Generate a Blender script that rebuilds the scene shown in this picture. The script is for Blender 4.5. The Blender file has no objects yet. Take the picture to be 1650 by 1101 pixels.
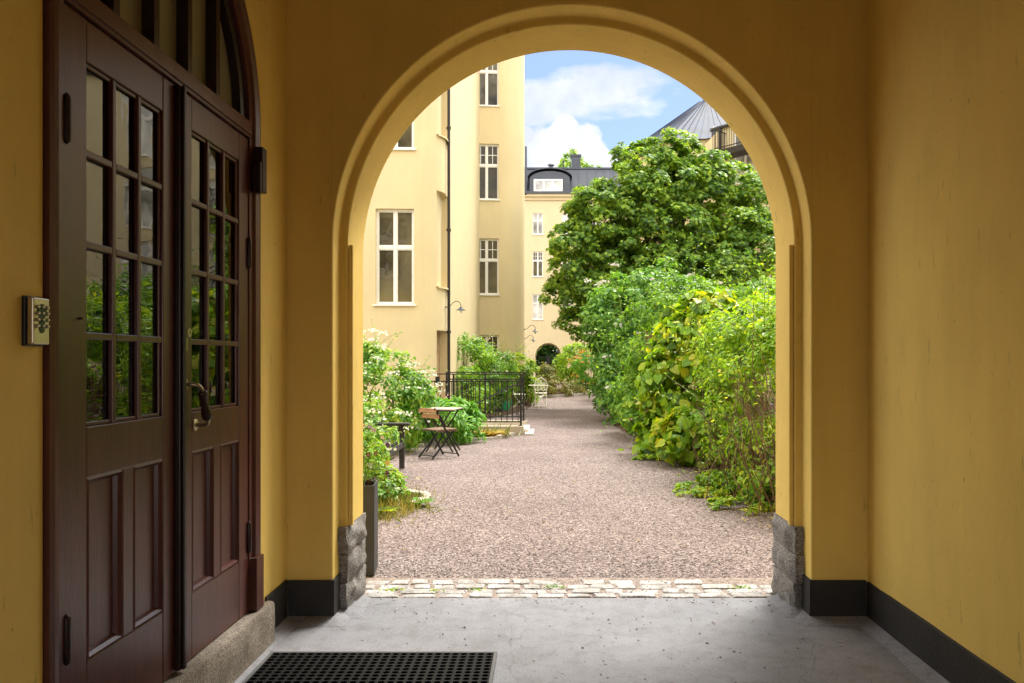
import bpy, math, random
import numpy as np
from mathutils import Vector, Matrix, noise as mnoise

# ------------------------------------------------------------------ camera, world, sun, exposure
sc = bpy.context.scene
COL = sc.collection
F = 1240.0; PX = 883.0; PY = 583.0; EYE = 1.5          # focal length / principal point in photo pixels, eye height
cam_d = bpy.data.cameras.new("camera"); cam = bpy.data.objects.new("camera", cam_d); COL.objects.link(cam)
cam.location = (0, 0, EYE); cam.rotation_euler = (math.radians(90), 0, 0)
cam_d.sensor_width = 36.0; cam_d.lens = F / 1650 * 36.0
cam_d.shift_x = -(PX - 825) / 1650; cam_d.shift_y = (PY - 550.5) / 1650
cam_d.clip_start = 0.05; cam_d.clip_end = 600
sc.camera = cam

SUN_TO = Vector((0.27, 0.43, 0.86)).normalized()       # direction towards the sun
sun_d = bpy.data.lights.new("sun", 'SUN'); sun_o = bpy.data.objects.new("sun", sun_d); COL.objects.link(sun_o)
sun_d.energy = 1.35; sun_d.angle = math.radians(18); sun_d.color = (1.0, 0.95, 0.86)
sun_o.rotation_euler = SUN_TO.to_track_quat('Z', 'Y').to_euler()

sc.view_settings.view_transform = 'Standard'; sc.view_settings.look = 'None'
sc.view_settings.exposure = 2.2; sc.view_settings.gamma = 1.0

def build_world():
    w = bpy.data.worlds.new("World"); sc.world = w; w.use_nodes = True
    nt = w.node_tree; N = nt.nodes; L = nt.links
    bg = N["Background"]; bg.inputs["Strength"].default_value = 0.10
    sky = N.new("ShaderNodeTexSky"); sky.sky_type = 'NISHITA'; sky.sun_disc = False
    sky.sun_elevation = math.asin(SUN_TO.z); sky.sun_rotation = math.atan2(SUN_TO.x, SUN_TO.y)
    sky.air_density = 1.0; sky.dust_density = 0.6; sky.ozone_density = 1.2
    tc = N.new("ShaderNodeTexCoord"); sep = N.new("ShaderNodeSeparateXYZ"); L.new(tc.outputs["Generated"], sep.inputs[0])
    def m(op, a, b=None, clamp=False):
        n = N.new("ShaderNodeMath"); n.operation = op; n.use_clamp = clamp
        for i, v in enumerate((a, b)):
            if v is None: continue
            if isinstance(v, (int, float)): n.inputs[i].default_value = v
            else: L.new(v, n.inputs[i])
        return n.outputs[0]
    x, y, z = sep.outputs
    ay = m('MAXIMUM', m('ABSOLUTE', y), 0.05)
    u = m('DIVIDE', x, ay); v = m('DIVIDE', z, ay)
    def nz(scale, detail, rough, off=0.0, stretch=(1, 1, 1)):
        mp = N.new("ShaderNodeMapping"); mp.inputs["Scale"].default_value = stretch; mp.inputs["Location"].default_value = (off, off, off)
        L.new(tc.outputs["Generated"], mp.inputs[0])
        t = N.new("ShaderNodeTexNoise"); t.inputs["Scale"].default_value = scale; t.inputs["Detail"].default_value = detail
        t.inputs["Roughness"].default_value = rough; L.new(mp.outputs[0], t.inputs["Vector"]); return t.outputs["Fac"]
    def ell(u0, v0, a, b):
        du = m('DIVIDE', m('SUBTRACT', u, u0), a); dv = m('DIVIDE', m('SUBTRACT', v, v0), b)
        return m('SUBTRACT', 1.0, m('SQRT', m('ADD', m('MULTIPLY', du, du), m('MULTIPLY', dv, dv))))
    front = m('GREATER_THAN', y, 0.0)
    n1 = nz(26, 6, 0.6, 3.1); n2 = nz(9, 5, 0.55, 8.2, (1, 1, 2.6)); n3 = nz(3.2, 6, 0.6, 1.7)
    # a bank of cumulus low over the roofs
    cum = m('MAXIMUM', m('MAXIMUM', ell(0.015, 0.262, 0.062, 0.055), ell(-0.05, 0.262, 0.07, 0.05)), m('MAXIMUM', ell(0.06, 0.245, 0.055, 0.035), ell(0.02, 0.298, 0.024, 0.026)))
    cum = m('ADD', cum, m('MULTIPLY', m('SUBTRACT', n1, 0.5), 1.1))
    cum = m('MULTIPLY', m('MULTIPLY', cum, 7.0, True), front)
    # thin streaks above
    cir = m('MAXIMUM', ell(0.045, 0.352, 0.15, 0.034), ell(-0.02, 0.335, 0.12, 0.03))
    cir = m('ADD', cir, m('MULTIPLY', m('SUBTRACT', n2, 0.5), 2.6))
    cir = m('MULTIPLY', m('MULTIPLY', cir, 2.2, True), m('MULTIPLY', front, 0.86))
    # added clouds outside the view, overbright to raise the ambient light
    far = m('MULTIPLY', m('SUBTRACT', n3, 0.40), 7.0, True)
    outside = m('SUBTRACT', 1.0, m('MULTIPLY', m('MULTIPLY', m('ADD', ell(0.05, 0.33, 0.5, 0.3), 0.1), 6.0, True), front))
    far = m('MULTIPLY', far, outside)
    mask = m('MAXIMUM', cum, cir)
    shade = N.new("ShaderNodeMix"); shade.data_type = 'RGBA'
    L.new(m('MULTIPLY', m('SUBTRACT', nz(18, 4, 0.5, 5.5), 0.40), 4.0, True), shade.inputs[0])
    shade.inputs[6].default_value = (1.85, 1.98, 2.2, 1); shade.inputs[7].default_value = (2.45, 2.5, 2.58, 1)
    # an even blue is mixed into the whole sky
    pale = N.new("ShaderNodeMix"); pale.data_type = 'RGBA'; pale.inputs[0].default_value = 0.74
    L.new(sky.outputs[0], pale.inputs[6]); pale.inputs[7].default_value = (0.47, 0.67, 1.30, 1)
    mix = N.new("ShaderNodeMix"); mix.data_type = 'RGBA'
    L.new(mask, mix.inputs[0]); L.new(pale.outputs[2], mix.inputs[6]); L.new(shade.outputs[2], mix.inputs[7])
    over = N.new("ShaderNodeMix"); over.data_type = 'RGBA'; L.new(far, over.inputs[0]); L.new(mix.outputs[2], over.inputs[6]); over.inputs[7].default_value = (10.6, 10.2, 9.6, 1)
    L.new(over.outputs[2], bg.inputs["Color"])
build_world()

rng = np.random.default_rng(7); random.seed(7)
def P(px, py, Y):                                            # photo pixel at depth Y -> world point
    return ((px - PX) * Y / F, Y, EYE - (py - PY) * Y / F)

# ------------------------------------------------------------------ materials
def new_mat(name):
    m = bpy.data.materials.new(name); m.use_nodes = True
    return m, m.node_tree.nodes, m.node_tree.links, m.node_tree.nodes["Principled BSDF"]
def pbr(name, col, rough=0.7, var=0.12, scale=3.0, bump=0.0, bscale=60.0, metal=0.0, spec=0.4, col2=None, detail=6, stretch=(1, 1, 1), bdist=0.01, coat=0.0):
    m, N, L, b = new_mat(name)
    tc = N.new("ShaderNodeTexCoord"); mp = N.new("ShaderNodeMapping"); mp.inputs["Scale"].default_value = stretch
    L.new(tc.outputs["Object"], mp.inputs[0])
    n = N.new("ShaderNodeTexNoise"); n.inputs["Scale"].default_value = scale; n.inputs["Detail"].default_value = detail; n.inputs["Roughness"].default_value = 0.62
    L.new(mp.outputs[0], n.inputs["Vector"])
    r = N.new("ShaderNodeValToRGB"); r.color_ramp.elements[0].position = 0.3; r.color_ramp.elements[1].position = 0.7
    c2 = col2 or tuple(min(1, c * (1 + var)) for c in col)
    r.color_ramp.elements[0].color = (*[c * (1 - var) for c in col], 1) if not col2 else (*col, 1)
    r.color_ramp.elements[1].color = (*c2, 1)
    L.new(n.outputs["Fac"], r.inputs[0]); L.new(r.outputs[0], b.inputs["Base Color"])
    b.inputs["Roughness"].default_value = rough; b.inputs["Metallic"].default_value = metal
    b.inputs["Specular IOR Level"].default_value = spec; b.inputs["Coat Weight"].default_value = coat
    if bump:
        n2 = N.new("ShaderNodeTexNoise"); n2.inputs["Scale"].default_value = bscale; n2.inputs["Detail"].default_value = 5
        L.new(mp.outputs[0], n2.inputs["Vector"])
        bp = N.new("ShaderNodeBump"); bp.inputs["Strength"].default_value = bump; bp.inputs["Distance"].default_value = bdist
        L.new(n2.outputs["Fac"], bp.inputs["Height"]); L.new(bp.outputs[0], b.inputs["Normal"])
    return m
def plaster(name, col, stain=0.12, bump=0.25, scr=0.0):
    m, N, L, b = new_mat(name)
    tc = N.new("ShaderNodeTexCoord")
    def nz(scale, det, st=(1, 1, 1), rg=0.6):
        mp = N.new("ShaderNodeMapping"); mp.inputs["Scale"].default_value = st; L.new(tc.outputs["Object"], mp.inputs[0])
        t = N.new("ShaderNodeTexNoise"); t.inputs["Scale"].default_value = scale; t.inputs["Detail"].default_value = det; t.inputs["Roughness"].default_value = rg
        L.new(mp.outputs[0], t.inputs["Vector"]); return t.outputs["Fac"]
    def ramp(f, a, bb, p0=0.3, p1=0.7):
        r = N.new("ShaderNodeValToRGB"); e = r.color_ramp.elements; e[0].position = p0; e[1].position = p1
        e[0].color = (*a, 1); e[1].color = (*bb, 1); L.new(f, r.inputs[0]); return r.outputs[0]
    def mul(a, bb):
        x = N.new("ShaderNodeMix"); x.data_type = 'RGBA'; x.blend_type = 'MULTIPLY'; x.inputs[0].default_value = 1
        L.new(a, x.inputs[6]); L.new(bb, x.inputs[7]); return x.outputs[2]
    c = ramp(nz(1.1, 5), [v * (1 - stain) for v in col], [min(1, v * (1 + stain * .6)) for v in col])
    c = mul(c, ramp(nz(2.0, 6, (3, 3, .35)), (1 - stain * .8,) * 3, (1, 1, 1), 0.25, 0.6))       # faint vertical streaks
    c = mul(c, ramp(nz(260, 2), (1 - stain * .5,) * 3, (1, 1, 1), 0.3, 0.55))
    if scr:                                                                                     # scuffs and small dents
        c = mul(c, ramp(nz(14, 4, (1.5, 1.5, .3), .7), (1 - scr,) * 3, (1, 1, 1), 0.30, 0.37))
        c = mul(c, ramp(nz(33, 3, (1, 1, .6), .5), (1 - scr * 1.4,) * 3, (1, 1, 1), 0.24, 0.29))
    L.new(c, b.inputs["Base Color"]); b.inputs["Roughness"].default_value = 0.78; b.inputs["Specular IOR Level"].default_value = 0.25
    h = N.new("ShaderNodeMath"); h.operation = 'MULTIPLY_ADD'; L.new(nz(9, 4), h.inputs[0]); h.inputs[1].default_value = 2.5; L.new(nz(150, 4), h.inputs[2])
    bp = N.new("ShaderNodeBump"); bp.inputs["Strength"].default_value = bump; bp.inputs["Distance"].default_value = 0.004
    L.new(h.outputs[0], bp.inputs["Height"]); L.new(bp.outputs[0], b.inputs["Normal"])
    return m
def leafmat(name, cols, trans, tfac=0.35, rough=0.42, spec=0.35):
    m, N, L, b = new_mat(name); out = N["Material Output"]
    g = N.new("ShaderNodeNewGeometry"); tc = N.new("ShaderNodeTexCoord")
    n = N.new("ShaderNodeTexNoise"); n.inputs["Scale"].default_value = 1.3; n.inputs["Detail"].default_value = 2; L.new(tc.outputs["Object"], n.inputs["Vector"])
    mx = N.new("ShaderNodeMath"); mx.operation = 'MULTIPLY_ADD'; L.new(n.outputs["Fac"], mx.inputs[0]); mx.inputs[1].default_value = 0.9
    s = N.new("ShaderNodeMath"); s.operation = 'MULTIPLY_ADD'; L.new(g.outputs["Random Per Island"], s.inputs[0]); s.inputs[1].default_value = 0.75; s.inputs[2].default_value = -0.33
    L.new(s.outputs[0], mx.inputs[2])
    r = N.new("ShaderNodeValToRGB"); e = r.color_ramp.elements
    e[0].position = 0.05; e[1].position = 0.95; e[0].color = (*cols[0], 1); e[1].color = (*cols[-1], 1)
    if len(cols) == 3: k = e.new(0.5); k.color = (*cols[1], 1)
    L.new(mx.outputs[0], r.inputs[0]); L.new(r.outputs[0], b.inputs["Base Color"])
    b.inputs["Roughness"].default_value = rough; b.inputs["Specular IOR Level"].default_value = spec
    t = N.new("ShaderNodeBsdfTranslucent")
    tm = N.new("ShaderNodeMix"); tm.data_type = 'RGBA'; tm.blend_type = 'MULTIPLY'; tm.inputs[0].default_value = 1
    L.new(r.outputs[0], tm.inputs[6]); tm.inputs[7].default_value = (*trans, 1); L.new(tm.outputs[2], t.inputs["Color"])
    ms = N.new("ShaderNodeMixShader"); ms.inputs[0].default_value = tfac
    L.new(b.outputs[0], ms.inputs[1]); L.new(t.outputs[0], ms.inputs[2]); L.new(ms.outputs[0], out.inputs["Surface"])
    return m
def glassmat(name, tint=(0.75, 0.78, 0.72), refl=0.12, rough=0.01):
    m, N, L, b = new_mat(name); out = N["Material Output"]
    tr = N.new("ShaderNodeBsdfTransparent"); tr.inputs[0].default_value = (*tint, 1)
    gl = N.new("ShaderNodeBsdfGlossy"); gl.inputs["Roughness"].default_value = rough; gl.inputs[0].default_value = (.95, .95, .95, 1)
    lw = N.new("ShaderNodeFresnel"); lw.inputs[0].default_value = 1.52
    ad = N.new("ShaderNodeMath"); ad.operation = 'ADD'; ad.use_clamp = True; L.new(lw.outputs[0], ad.inputs[0]); ad.inputs[1].default_value = refl
    tc = N.new("ShaderNodeTexCoord"); n = N.new("ShaderNodeTexNoise"); n.inputs["Scale"].default_value = 5; L.new(tc.outputs["Object"], n.inputs["Vector"])
    bp = N.new("ShaderNodeBump"); bp.inputs["Strength"].default_value = 0.05; bp.inputs["Distance"].default_value = 0.02; L.new(n.outputs["Fac"], bp.inputs["Height"])
    L.new(bp.outputs[0], gl.inputs["Normal"])
    ms = N.new("ShaderNodeMixShader"); L.new(ad.outputs[0], ms.inputs[0]); L.new(tr.outputs[0], ms.inputs[1]); L.new(gl.outputs[0], ms.inputs[2])
    L.new(ms.outputs[0], out.inputs["Surface"]); return m

M = {}
M['ochre'] = plaster('ochre_plaster', (0.82, 0.585, 0.155), 0.10, 0.35, 0.28)
M['cream'] = plaster('cream_plaster', (0.67, 0.55, 0.315), 0.055, 0.2)
M['cream_far'] = plaster('pale_cream_plaster', (0.65, 0.545, 0.325), 0.05, 0.1)
M['plinth'] = pbr('dark_grey_paint', (0.027, 0.025, 0.024), 0.6, 0.25, 4, 0.35, 70, spec=0.3)
M['ceiling'] = plaster('ceiling_plaster', (0.70, 0.50, 0.20), 0.05)
M['hall'] = plaster('hall_plaster', (0.50, 0.44, 0.30), 0.05)
M['door'] = pbr('oxblood_gloss_paint', (0.085, 0.025, 0.019), 0.30, 0.25, 6, 0.25, 26, spec=0.5, stretch=(4, 4, 0.5), bdist=0.003)
M['door_dark'] = pbr('dark_oxblood_paint', (0.022, 0.009, 0.008), 0.35, 0.2, 6, 0.2, 30, spec=0.4)
M['iron'] = pbr('black_iron', (0.012, 0.011, 0.011), 0.45, 0.2, 8, 0.1, 60, spec=0.4)
M['steel'] = pbr('brushed_steel', (0.50, 0.46, 0.36), 0.38, 0.08, 5, metal=1.0)
M['brass'] = pbr('old_brass', (0.42, 0.36, 0.24), 0.35, 0.15, 9, metal=1.0)
M['key_green'] = pbr('green_enamel', (0.02, 0.07, 0.035), 0.4, 0.05)
M['grip'] = pbr('dark_turned_wood', (0.028, 0.014, 0.009), 0.28, 0.3, 12, spec=0.5)
M['roof_metal'] = pbr('dark_sheet_metal', (0.050, 0.056, 0.070), 0.42, 0.2, 1.2, spec=0.5)
M['roof_blue'] = pbr('blue_grey_sheet_metal', (0.050, 0.061, 0.090), 0.6, 0.25, 1.0, spec=0.2)
M['white'] = pbr('white_window_paint', (0.80, 0.77, 0.70), 0.45, 0.05)
M['white_iron'] = pbr('cream_white_iron', (0.80, 0.76, 0.64), 0.5, 0.06)
M['pipe'] = pbr('dark_brown_pipe', (0.022, 0.018, 0.016), 0.45, 0.15)
M['bench'] = pbr('charcoal_stained_wood', (0.050, 0.045, 0.043), 0.55, 0.25, 5, 0.2, 40, stretch=(1, 4, 4))
M['seatwood'] = pbr('warm_slat_wood', (0.42, 0.225, 0.105), 0.5, 0.25, 9, 0.1, 40, stretch=(1, 5, 5))
M['greywood'] = pbr('weathered_slat_wood', (0.47, 0.40, 0.33), 0.65, 0.2, 9, 0.1, 40, stretch=(1, 5, 5))
M['brownwood'] = pbr('brown_seat_wood', (0.20, 0.13, 0.09), 0.6, 0.25, 9, 0.1, 40, stretch=(1, 5, 5))
M['conc'] = pbr('pale_concrete', (0.44, 0.37, 0.27), 0.85, 0.18, 2.2, 0.4, 60, spec=0.2)
M['slab'] = pbr('white_stone_slab', (0.66, 0.62, 0.56), 0.8, 0.1, 6, 0.2, 50)
M['edging'] = pbr('light_edging_stone', (0.50, 0.46, 0.41), 0.85, 0.25, 5, 0.4, 40)
M['planter'] = pbr('anthracite_planter', (0.050, 0.052, 0.058), 0.55, 0.12, 5, 0.1, 90)
M['green_plastic'] = pbr('green_plastic', (0.02, 0.33, 0.12), 0.35, 0.08)
M['bark'] = pbr('bark', (0.085, 0.06, 0.04), 0.9, 0.35, 6, 0.6, 30, stretch=(3, 3, .6))
M['twig'] = pbr('brown_twig', (0.17, 0.10, 0.055), 0.8, 0.3, 8)
M['stem_green'] = pbr('green_stem', (0.17, 0.22, 0.05), 0.7, 0.25, 8)
M['soil'] = pbr('garden_soil', (0.075, 0.048, 0.032), 0.95, 0.4, 7, 0.7, 50, spec=0.1, bdist=0.03)
M['trellis'] = pbr('tan_trellis_wood', (0.36, 0.23, 0.11), 0.7, 0.2, 6)
M['curtain'] = pbr('white_curtain', (0.62, 0.62, 0.60), 0.9, 0.08, 5)
M['bulb'] = pbr('bulb_glass', (0.75, 0.75, 0.72), 0.15, 0.03)
M['grout'] = pbr('sandy_joint', (0.27, 0.22, 0.19), 0.95, 0.4, 20, 0.6, 90, spec=0.1)
M['glass'] = glassmat('door_glass', (0.55, 0.55, 0.48), 0.05)
M['fanlight_pane'] = pbr('pale_olive_glass', (0.22, 0.20, 0.12), 0.28, 0.1, 2, spec=0.6)  # opaque pale olive colour for the fanlight pane
M['rubber'] = pbr('black_rubber', (0.005, 0.005, 0.005), 0.6, 0.2, 20, spec=0.12)
M['pit'] = pbr('mat_well', (0.035, 0.034, 0.033), 0.9, 0.2, 20)
M['mat_frame'] = pbr('galvanised_frame', (0.10, 0.10, 0.10), 0.6, 0.1, 8, metal=0.3)
def window_glass(name, col, rough=0.04, spec=0.6):
    m, N, L, b = new_mat(name)
    tc = N.new("ShaderNodeTexCoord"); n = N.new("ShaderNodeTexNoise"); n.inputs["Scale"].default_value = 0.9; n.inputs["Detail"].default_value = 3
    L.new(tc.outputs["Object"], n.inputs["Vector"])
    r = N.new("ShaderNodeValToRGB"); e = r.color_ramp.elements; e[0].position = .35; e[1].position = .65  # mottled tones in the pane colour stand in for varied reflections
    e[0].color = (*[c * .45 for c in col], 1); e[1].color = (*[c * 1.7 for c in col], 1); L.new(n.outputs["Fac"], r.inputs[0]); L.new(r.outputs[0], b.inputs["Base Color"])
    b.inputs["Roughness"].default_value = rough; b.inputs["Specular IOR Level"].default_value = spec; b.inputs["IOR"].default_value = 1.5
    n2 = N.new("ShaderNodeTexNoise"); n2.inputs["Scale"].default_value = 2.2; n2.inputs["Detail"].default_value = 1; L.new(tc.outputs["Object"], n2.inputs["Vector"])
    bp = N.new("ShaderNodeBump"); bp.inputs["Strength"].default_value = 0.12; bp.inputs["Distance"].default_value = 0.05; L.new(n2.outputs["Fac"], bp.inputs["Height"]); L.new(bp.outputs[0], b.inputs["Normal"])
    return m
M['pane'] = window_glass('window_pane', (0.085, 0.072, 0.038), .04, .55)
M['pane_light'] = window_glass('curtained_pane', (0.42, 0.41, 0.38))

def concrete_floor():
    m, N, L, b = new_mat('grey_concrete_floor')
    tc = N.new("ShaderNodeTexCoord")
    def nz(scale, det, rg=.6, st=(1, 1, 1)):
        mp = N.new("ShaderNodeMapping"); mp.inputs["Scale"].default_value = st; L.new(tc.outputs["Object"], mp.inputs[0])
        t = N.new("ShaderNodeTexNoise"); t.inputs["Scale"].default_value = scale; t.inputs["Detail"].default_value = det; t.inputs["Roughness"].default_value = rg; L.new(mp.outputs[0], t.inputs["Vector"]); return t.outputs["Fac"]
    def ramp(f, a, bb, p0, p1):
        r = N.new("ShaderNodeValToRGB"); e = r.color_ramp.elements; e[0].position = p0; e[1].position = p1; e[0].color = (*a, 1); e[1].color = (*bb, 1); L.new(f, r.inputs[0]); return r.outputs[0]
    def mul(a, bb):
        x = N.new("ShaderNodeMix"); x.data_type = 'RGBA'; x.blend_type = 'MULTIPLY'; x.inputs[0].default_value = 1; L.new(a, x.inputs[6]); L.new(bb, x.inputs[7]); return x.outputs[2]
    c = ramp(nz(1.4, 6), (.195, .198, .215), (.255, .258, .277), .3, .7)
    c = mul(c, ramp(nz(95, 3, .75), (.45, .43, .40), (1, 1, 1), .30, .47))
    c = mul(c, ramp(nz(5, 6, .7), (.80, .78, .76), (1, 1, 1), .30, .55))
    c = mul(c, ramp(nz(11, 5, .7), (.8, .78, .76), (1, 1, 1), .3, .5))
    c = mul(c, ramp(nz(45, 2, .5), (.35, .33, .3), (1, 1, 1), .25, .28))
    vc = N.new("ShaderNodeTexVoronoi"); vc.feature = 'DISTANCE_TO_EDGE'; vc.inputs["Scale"].default_value = .55
    wp = N.new("ShaderNodeMixRGB"); wp.blend_type = 'ADD'; wp.inputs[0].default_value = .35; L.new(tc.outputs["Object"], wp.inputs[1]); tn = N.new("ShaderNodeTexNoise"); tn.inputs["Scale"].default_value = 4; tn.inputs["Detail"].default_value = 6; L.new(tc.outputs["Object"], tn.inputs["Vector"]); L.new(tn.outputs["Color"], wp.inputs[2]); L.new(wp.outputs[0], vc.inputs["Vector"])
    c = mul(c, ramp(vc.outputs["Distance"], (.74, .73, .72), (1, 1, 1), .0008, .0026))
    L.new(c, b.inputs["Base Color"]); b.inputs["Roughness"].default_value = 0.72; b.inputs["Specular IOR Level"].default_value = .3
    bp = N.new("ShaderNodeBump"); bp.inputs["Strength"].default_value = .35; bp.inputs["Distance"].default_value = .003; L.new(nz(160, 4), bp.inputs["Height"]); L.new(bp.outputs[0], b.inputs["Normal"])
    return m
M['floor'] = concrete_floor()
def gravel():
    m, N, L, b = new_mat('pink_grey_gravel')
    tc = N.new("ShaderNodeTexCoord")
    def vor(scale, feat='F1'):
        v = N.new("ShaderNodeTexVoronoi"); v.inputs["Scale"].default_value = scale; v.feature = feat; L.new(tc.outputs["Object"], v.inputs["Vector"]); return v
    v1 = vor(78); v2 = vor(46)
    sep = N.new("ShaderNodeSeparateColor"); L.new(v1.outputs["Color"], sep.inputs[0])
    r = N.new("ShaderNodeValToRGB"); e = r.color_ramp.elements
    e[0].position = 0; e[0].color = (.085, .065, .06, 1); e[1].position = 1; e[1].color = (.66, .56, .51, 1)
    for p, c in ((.22, (.20, .155, .145)), (.5, (.36, .275, .25)), (.78, (.47, .375, .345))):
        k = e.new(p); k.color = (*c, 1)
    L.new(sep.outputs[0], r.inputs[0])
    sep2 = N.new("ShaderNodeSeparateColor"); L.new(v2.outputs["Color"], sep2.inputs[0])
    r2 = N.new("ShaderNodeValToRGB"); e = r2.color_ramp.elements; e[0].position = .0; e[0].color = (.72, .7, .7, 1); e[1].position = .5; e[1].color = (1, 1, 1, 1); L.new(sep2.outputs[1], r2.inputs[0])
    def mul(a, bb):
        x = N.new("ShaderNodeMix"); x.data_type = 'RGBA'; x.blend_type = 'MULTIPLY'; x.inputs[0].default_value = 1; L.new(a, x.inputs[6]); L.new(bb, x.inputs[7]); return x.outputs[2]
    n = N.new("ShaderNodeTexNoise"); n.inputs["Scale"].default_value = .7; n.inputs["Detail"].default_value = 6; n.inputs["Roughness"].default_value = .65; L.new(tc.outputs["Object"], n.inputs["Vector"])
    r3 = N.new("ShaderNodeValToRGB"); e = r3.color_ramp.elements; e[0].position = .38; e[0].color = (.61, .60, .605, 1); e[1].position = .62; e[1].color = (.74, .742, .75, 1); L.new(n.outputs["Fac"], r3.inputs[0])
    c = mul(mul(r.outputs[0], r2.outputs[0]), r3.outputs[0])
    L.new(c, b.inputs["Base Color"]); b.inputs["Roughness"].default_value = .85; b.inputs["Specular IOR Level"].default_value = .25
    bp = N.new("ShaderNodeBump"); bp.invert = True; bp.inputs["Strength"].default_value = .9; bp.inputs["Distance"].default_value = .012; L.new(v1.outputs["Distance"], bp.inputs["Height"]); L.new(bp.outputs[0], b.inputs["Normal"])
    return m
M['gravel'] = gravel()
def granite(name, a, bb, scale=160, bump=.5):
    m, N, L, b = new_mat(name)
    tc = N.new("ShaderNodeTexCoord"); n = N.new("ShaderNodeTexNoise"); n.inputs["Scale"].default_value = scale; n.inputs["Detail"].default_value = 3; n.inputs["Roughness"].default_value = .7; L.new(tc.outputs["Object"], n.inputs["Vector"])
    r = N.new("ShaderNodeValToRGB"); e = r.color_ramp.elements; e[0].position = .38; e[1].position = .62; e[0].color = (*a, 1); e[1].color = (*bb, 1); L.new(n.outputs["Fac"], r.inputs[0])
    n2 = N.new("ShaderNodeTexNoise"); n2.inputs["Scale"].default_value = 7; n2.inputs["Detail"].default_value = 6; L.new(tc.outputs["Object"], n2.inputs["Vector"])
    r2 = N.new("ShaderNodeValToRGB"); e = r2.color_ramp.elements; e[0].position = .3; e[1].position = .65; e[0].color = (.55, .52, .48, 1); e[1].color = (1.1, 1.1, 1.1, 1); L.new(n2.outputs["Fac"], r2.inputs[0])
    x = N.new("ShaderNodeMix"); x.data_type = 'RGBA'; x.blend_type = 'MULTIPLY'; x.inputs[0].default_value = 1; L.new(r.outputs[0], x.inputs[6]); L.new(r2.outputs[0], x.inputs[7])
    L.new(x.outputs[2], b.inputs["Base Color"]); b.inputs["Roughness"].default_value = .8
    bp = N.new("ShaderNodeBump"); bp.inputs["Strength"].default_value = bump; bp.inputs["Distance"].default_value = .006; L.new(n.outputs["Fac"], bp.inputs["Height"]); L.new(bp.outputs[0], b.inputs["Normal"])
    return m
M['quoin'] = granite('rough_granite', (.11, .10, .095), (.36, .34, .32), 90, .7)
M['step'] = granite('pink_granite', (.10, .085, .07), (.37, .32, .26), 130, .4)
M['cobble'] = granite('pale_granite_setts', (.28, .27, .26), (.50, .485, .47), 60, .3)
# foliage
M['maple'] = leafmat('maple_leaves', [(0.029, 0.073, 0.018), (0.165, 0.314, 0.051), (0.434, 0.568, 0.064)], (1.7, 1.6, .6), 0.42)
M['vine_big'] = leafmat('large_vine_leaves', [(0.041, 0.101, 0.009), (0.226, 0.435, 0.026), (0.472, 0.472, 0.038)], (1.8, 1.5, .5), 0.48)
M['vine_fine'] = leafmat('yellow_green_vine_leaves', [(0.031, 0.078, 0.010), (0.266, 0.503, 0.040), (0.517, 0.617, 0.051)], (1.6, 1.4, .5), 0.48)
M['creeper'] = leafmat('fresh_creeper_leaves', [(0.059, 0.155, 0.023), (0.247, 0.449, 0.043), (0.592, 0.572, 0.054)], (1.6, 1.5, .5), 0.45)
M['creeper2'] = leafmat('mid_green_creeper_leaves', [(0.036, 0.101, 0.016), (0.142, 0.309, 0.032), (0.321, 0.494, 0.044)], (1.6, 1.5, .5), .42)
M['elder'] = leafmat('elder_leaves', [(0.025, 0.073, 0.017), (0.128, 0.293, 0.058), (0.284, 0.467, 0.071)], (1.6, 1.6, .6), 0.4)
M['jasmine'] = leafmat('mock_orange_leaves', [(0.053, 0.150, 0.031), (0.176, 0.377, 0.049), (0.440, 0.528, 0.081)], (1.6, 1.5, .5), 0.4)
M['shrub'] = leafmat('rose_leaves', [(0.071, 0.202, 0.039), (0.179, 0.356, 0.042), (0.400, 0.570, 0.060)], (1.6, 1.5, .5), 0.4)
M['peony'] = leafmat('peony_leaves', [(0.063, 0.211, 0.029), (0.137, 0.359, 0.039), (0.296, 0.549, 0.063)], (1.5, 1.4, .5), 0.4)
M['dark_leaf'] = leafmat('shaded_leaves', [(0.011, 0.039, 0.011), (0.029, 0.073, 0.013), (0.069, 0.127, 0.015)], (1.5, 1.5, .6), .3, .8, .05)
M['grass'] = leafmat('grass_blades', [(.11, .17, .03), (.20, .24, .05), (.42, .33, .14)], (1.5, 1.3, .6), .35)
M['yellow_leaf'] = leafmat('yellowed_leaves', [(.42, .30, .05), (.60, .45, .10), (.50, .42, .16)], (1.3, 1.2, .6), .3)
M['orange_leaf'] = leafmat('orange_blossom', [(.42, .14, .015), (.62, .26, .02), (.66, .38, .04)], (1.3, 1.2, .6), .3)
M['petal_white'] = leafmat('white_petals', [(.72, .72, .58), (.80, .80, .72)], (1.1, 1.1, 1), .3, .6)
M['petal_pale'] = leafmat('pale_flower_heads', [(.52, .44, .40), (.70, .68, .58)], (1.1, 1.1, 1), .3, .6)
M['petal_yellow'] = leafmat('yellow_petals', [(.78, .62, .10), (.82, .76, .45)], (1.1, 1.1, 1), .3, .6)
M['petal_purple'] = leafmat('purple_petals', [(.035, .004, .035), (.10, .01, .06)], (1.1, 1.1, 1), .2, .6)
M['petal_pink'] = leafmat('pink_petals', [(.62, .30, .30), (.75, .55, .50)], (1.1, 1.1, 1), .3, .6)

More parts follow.
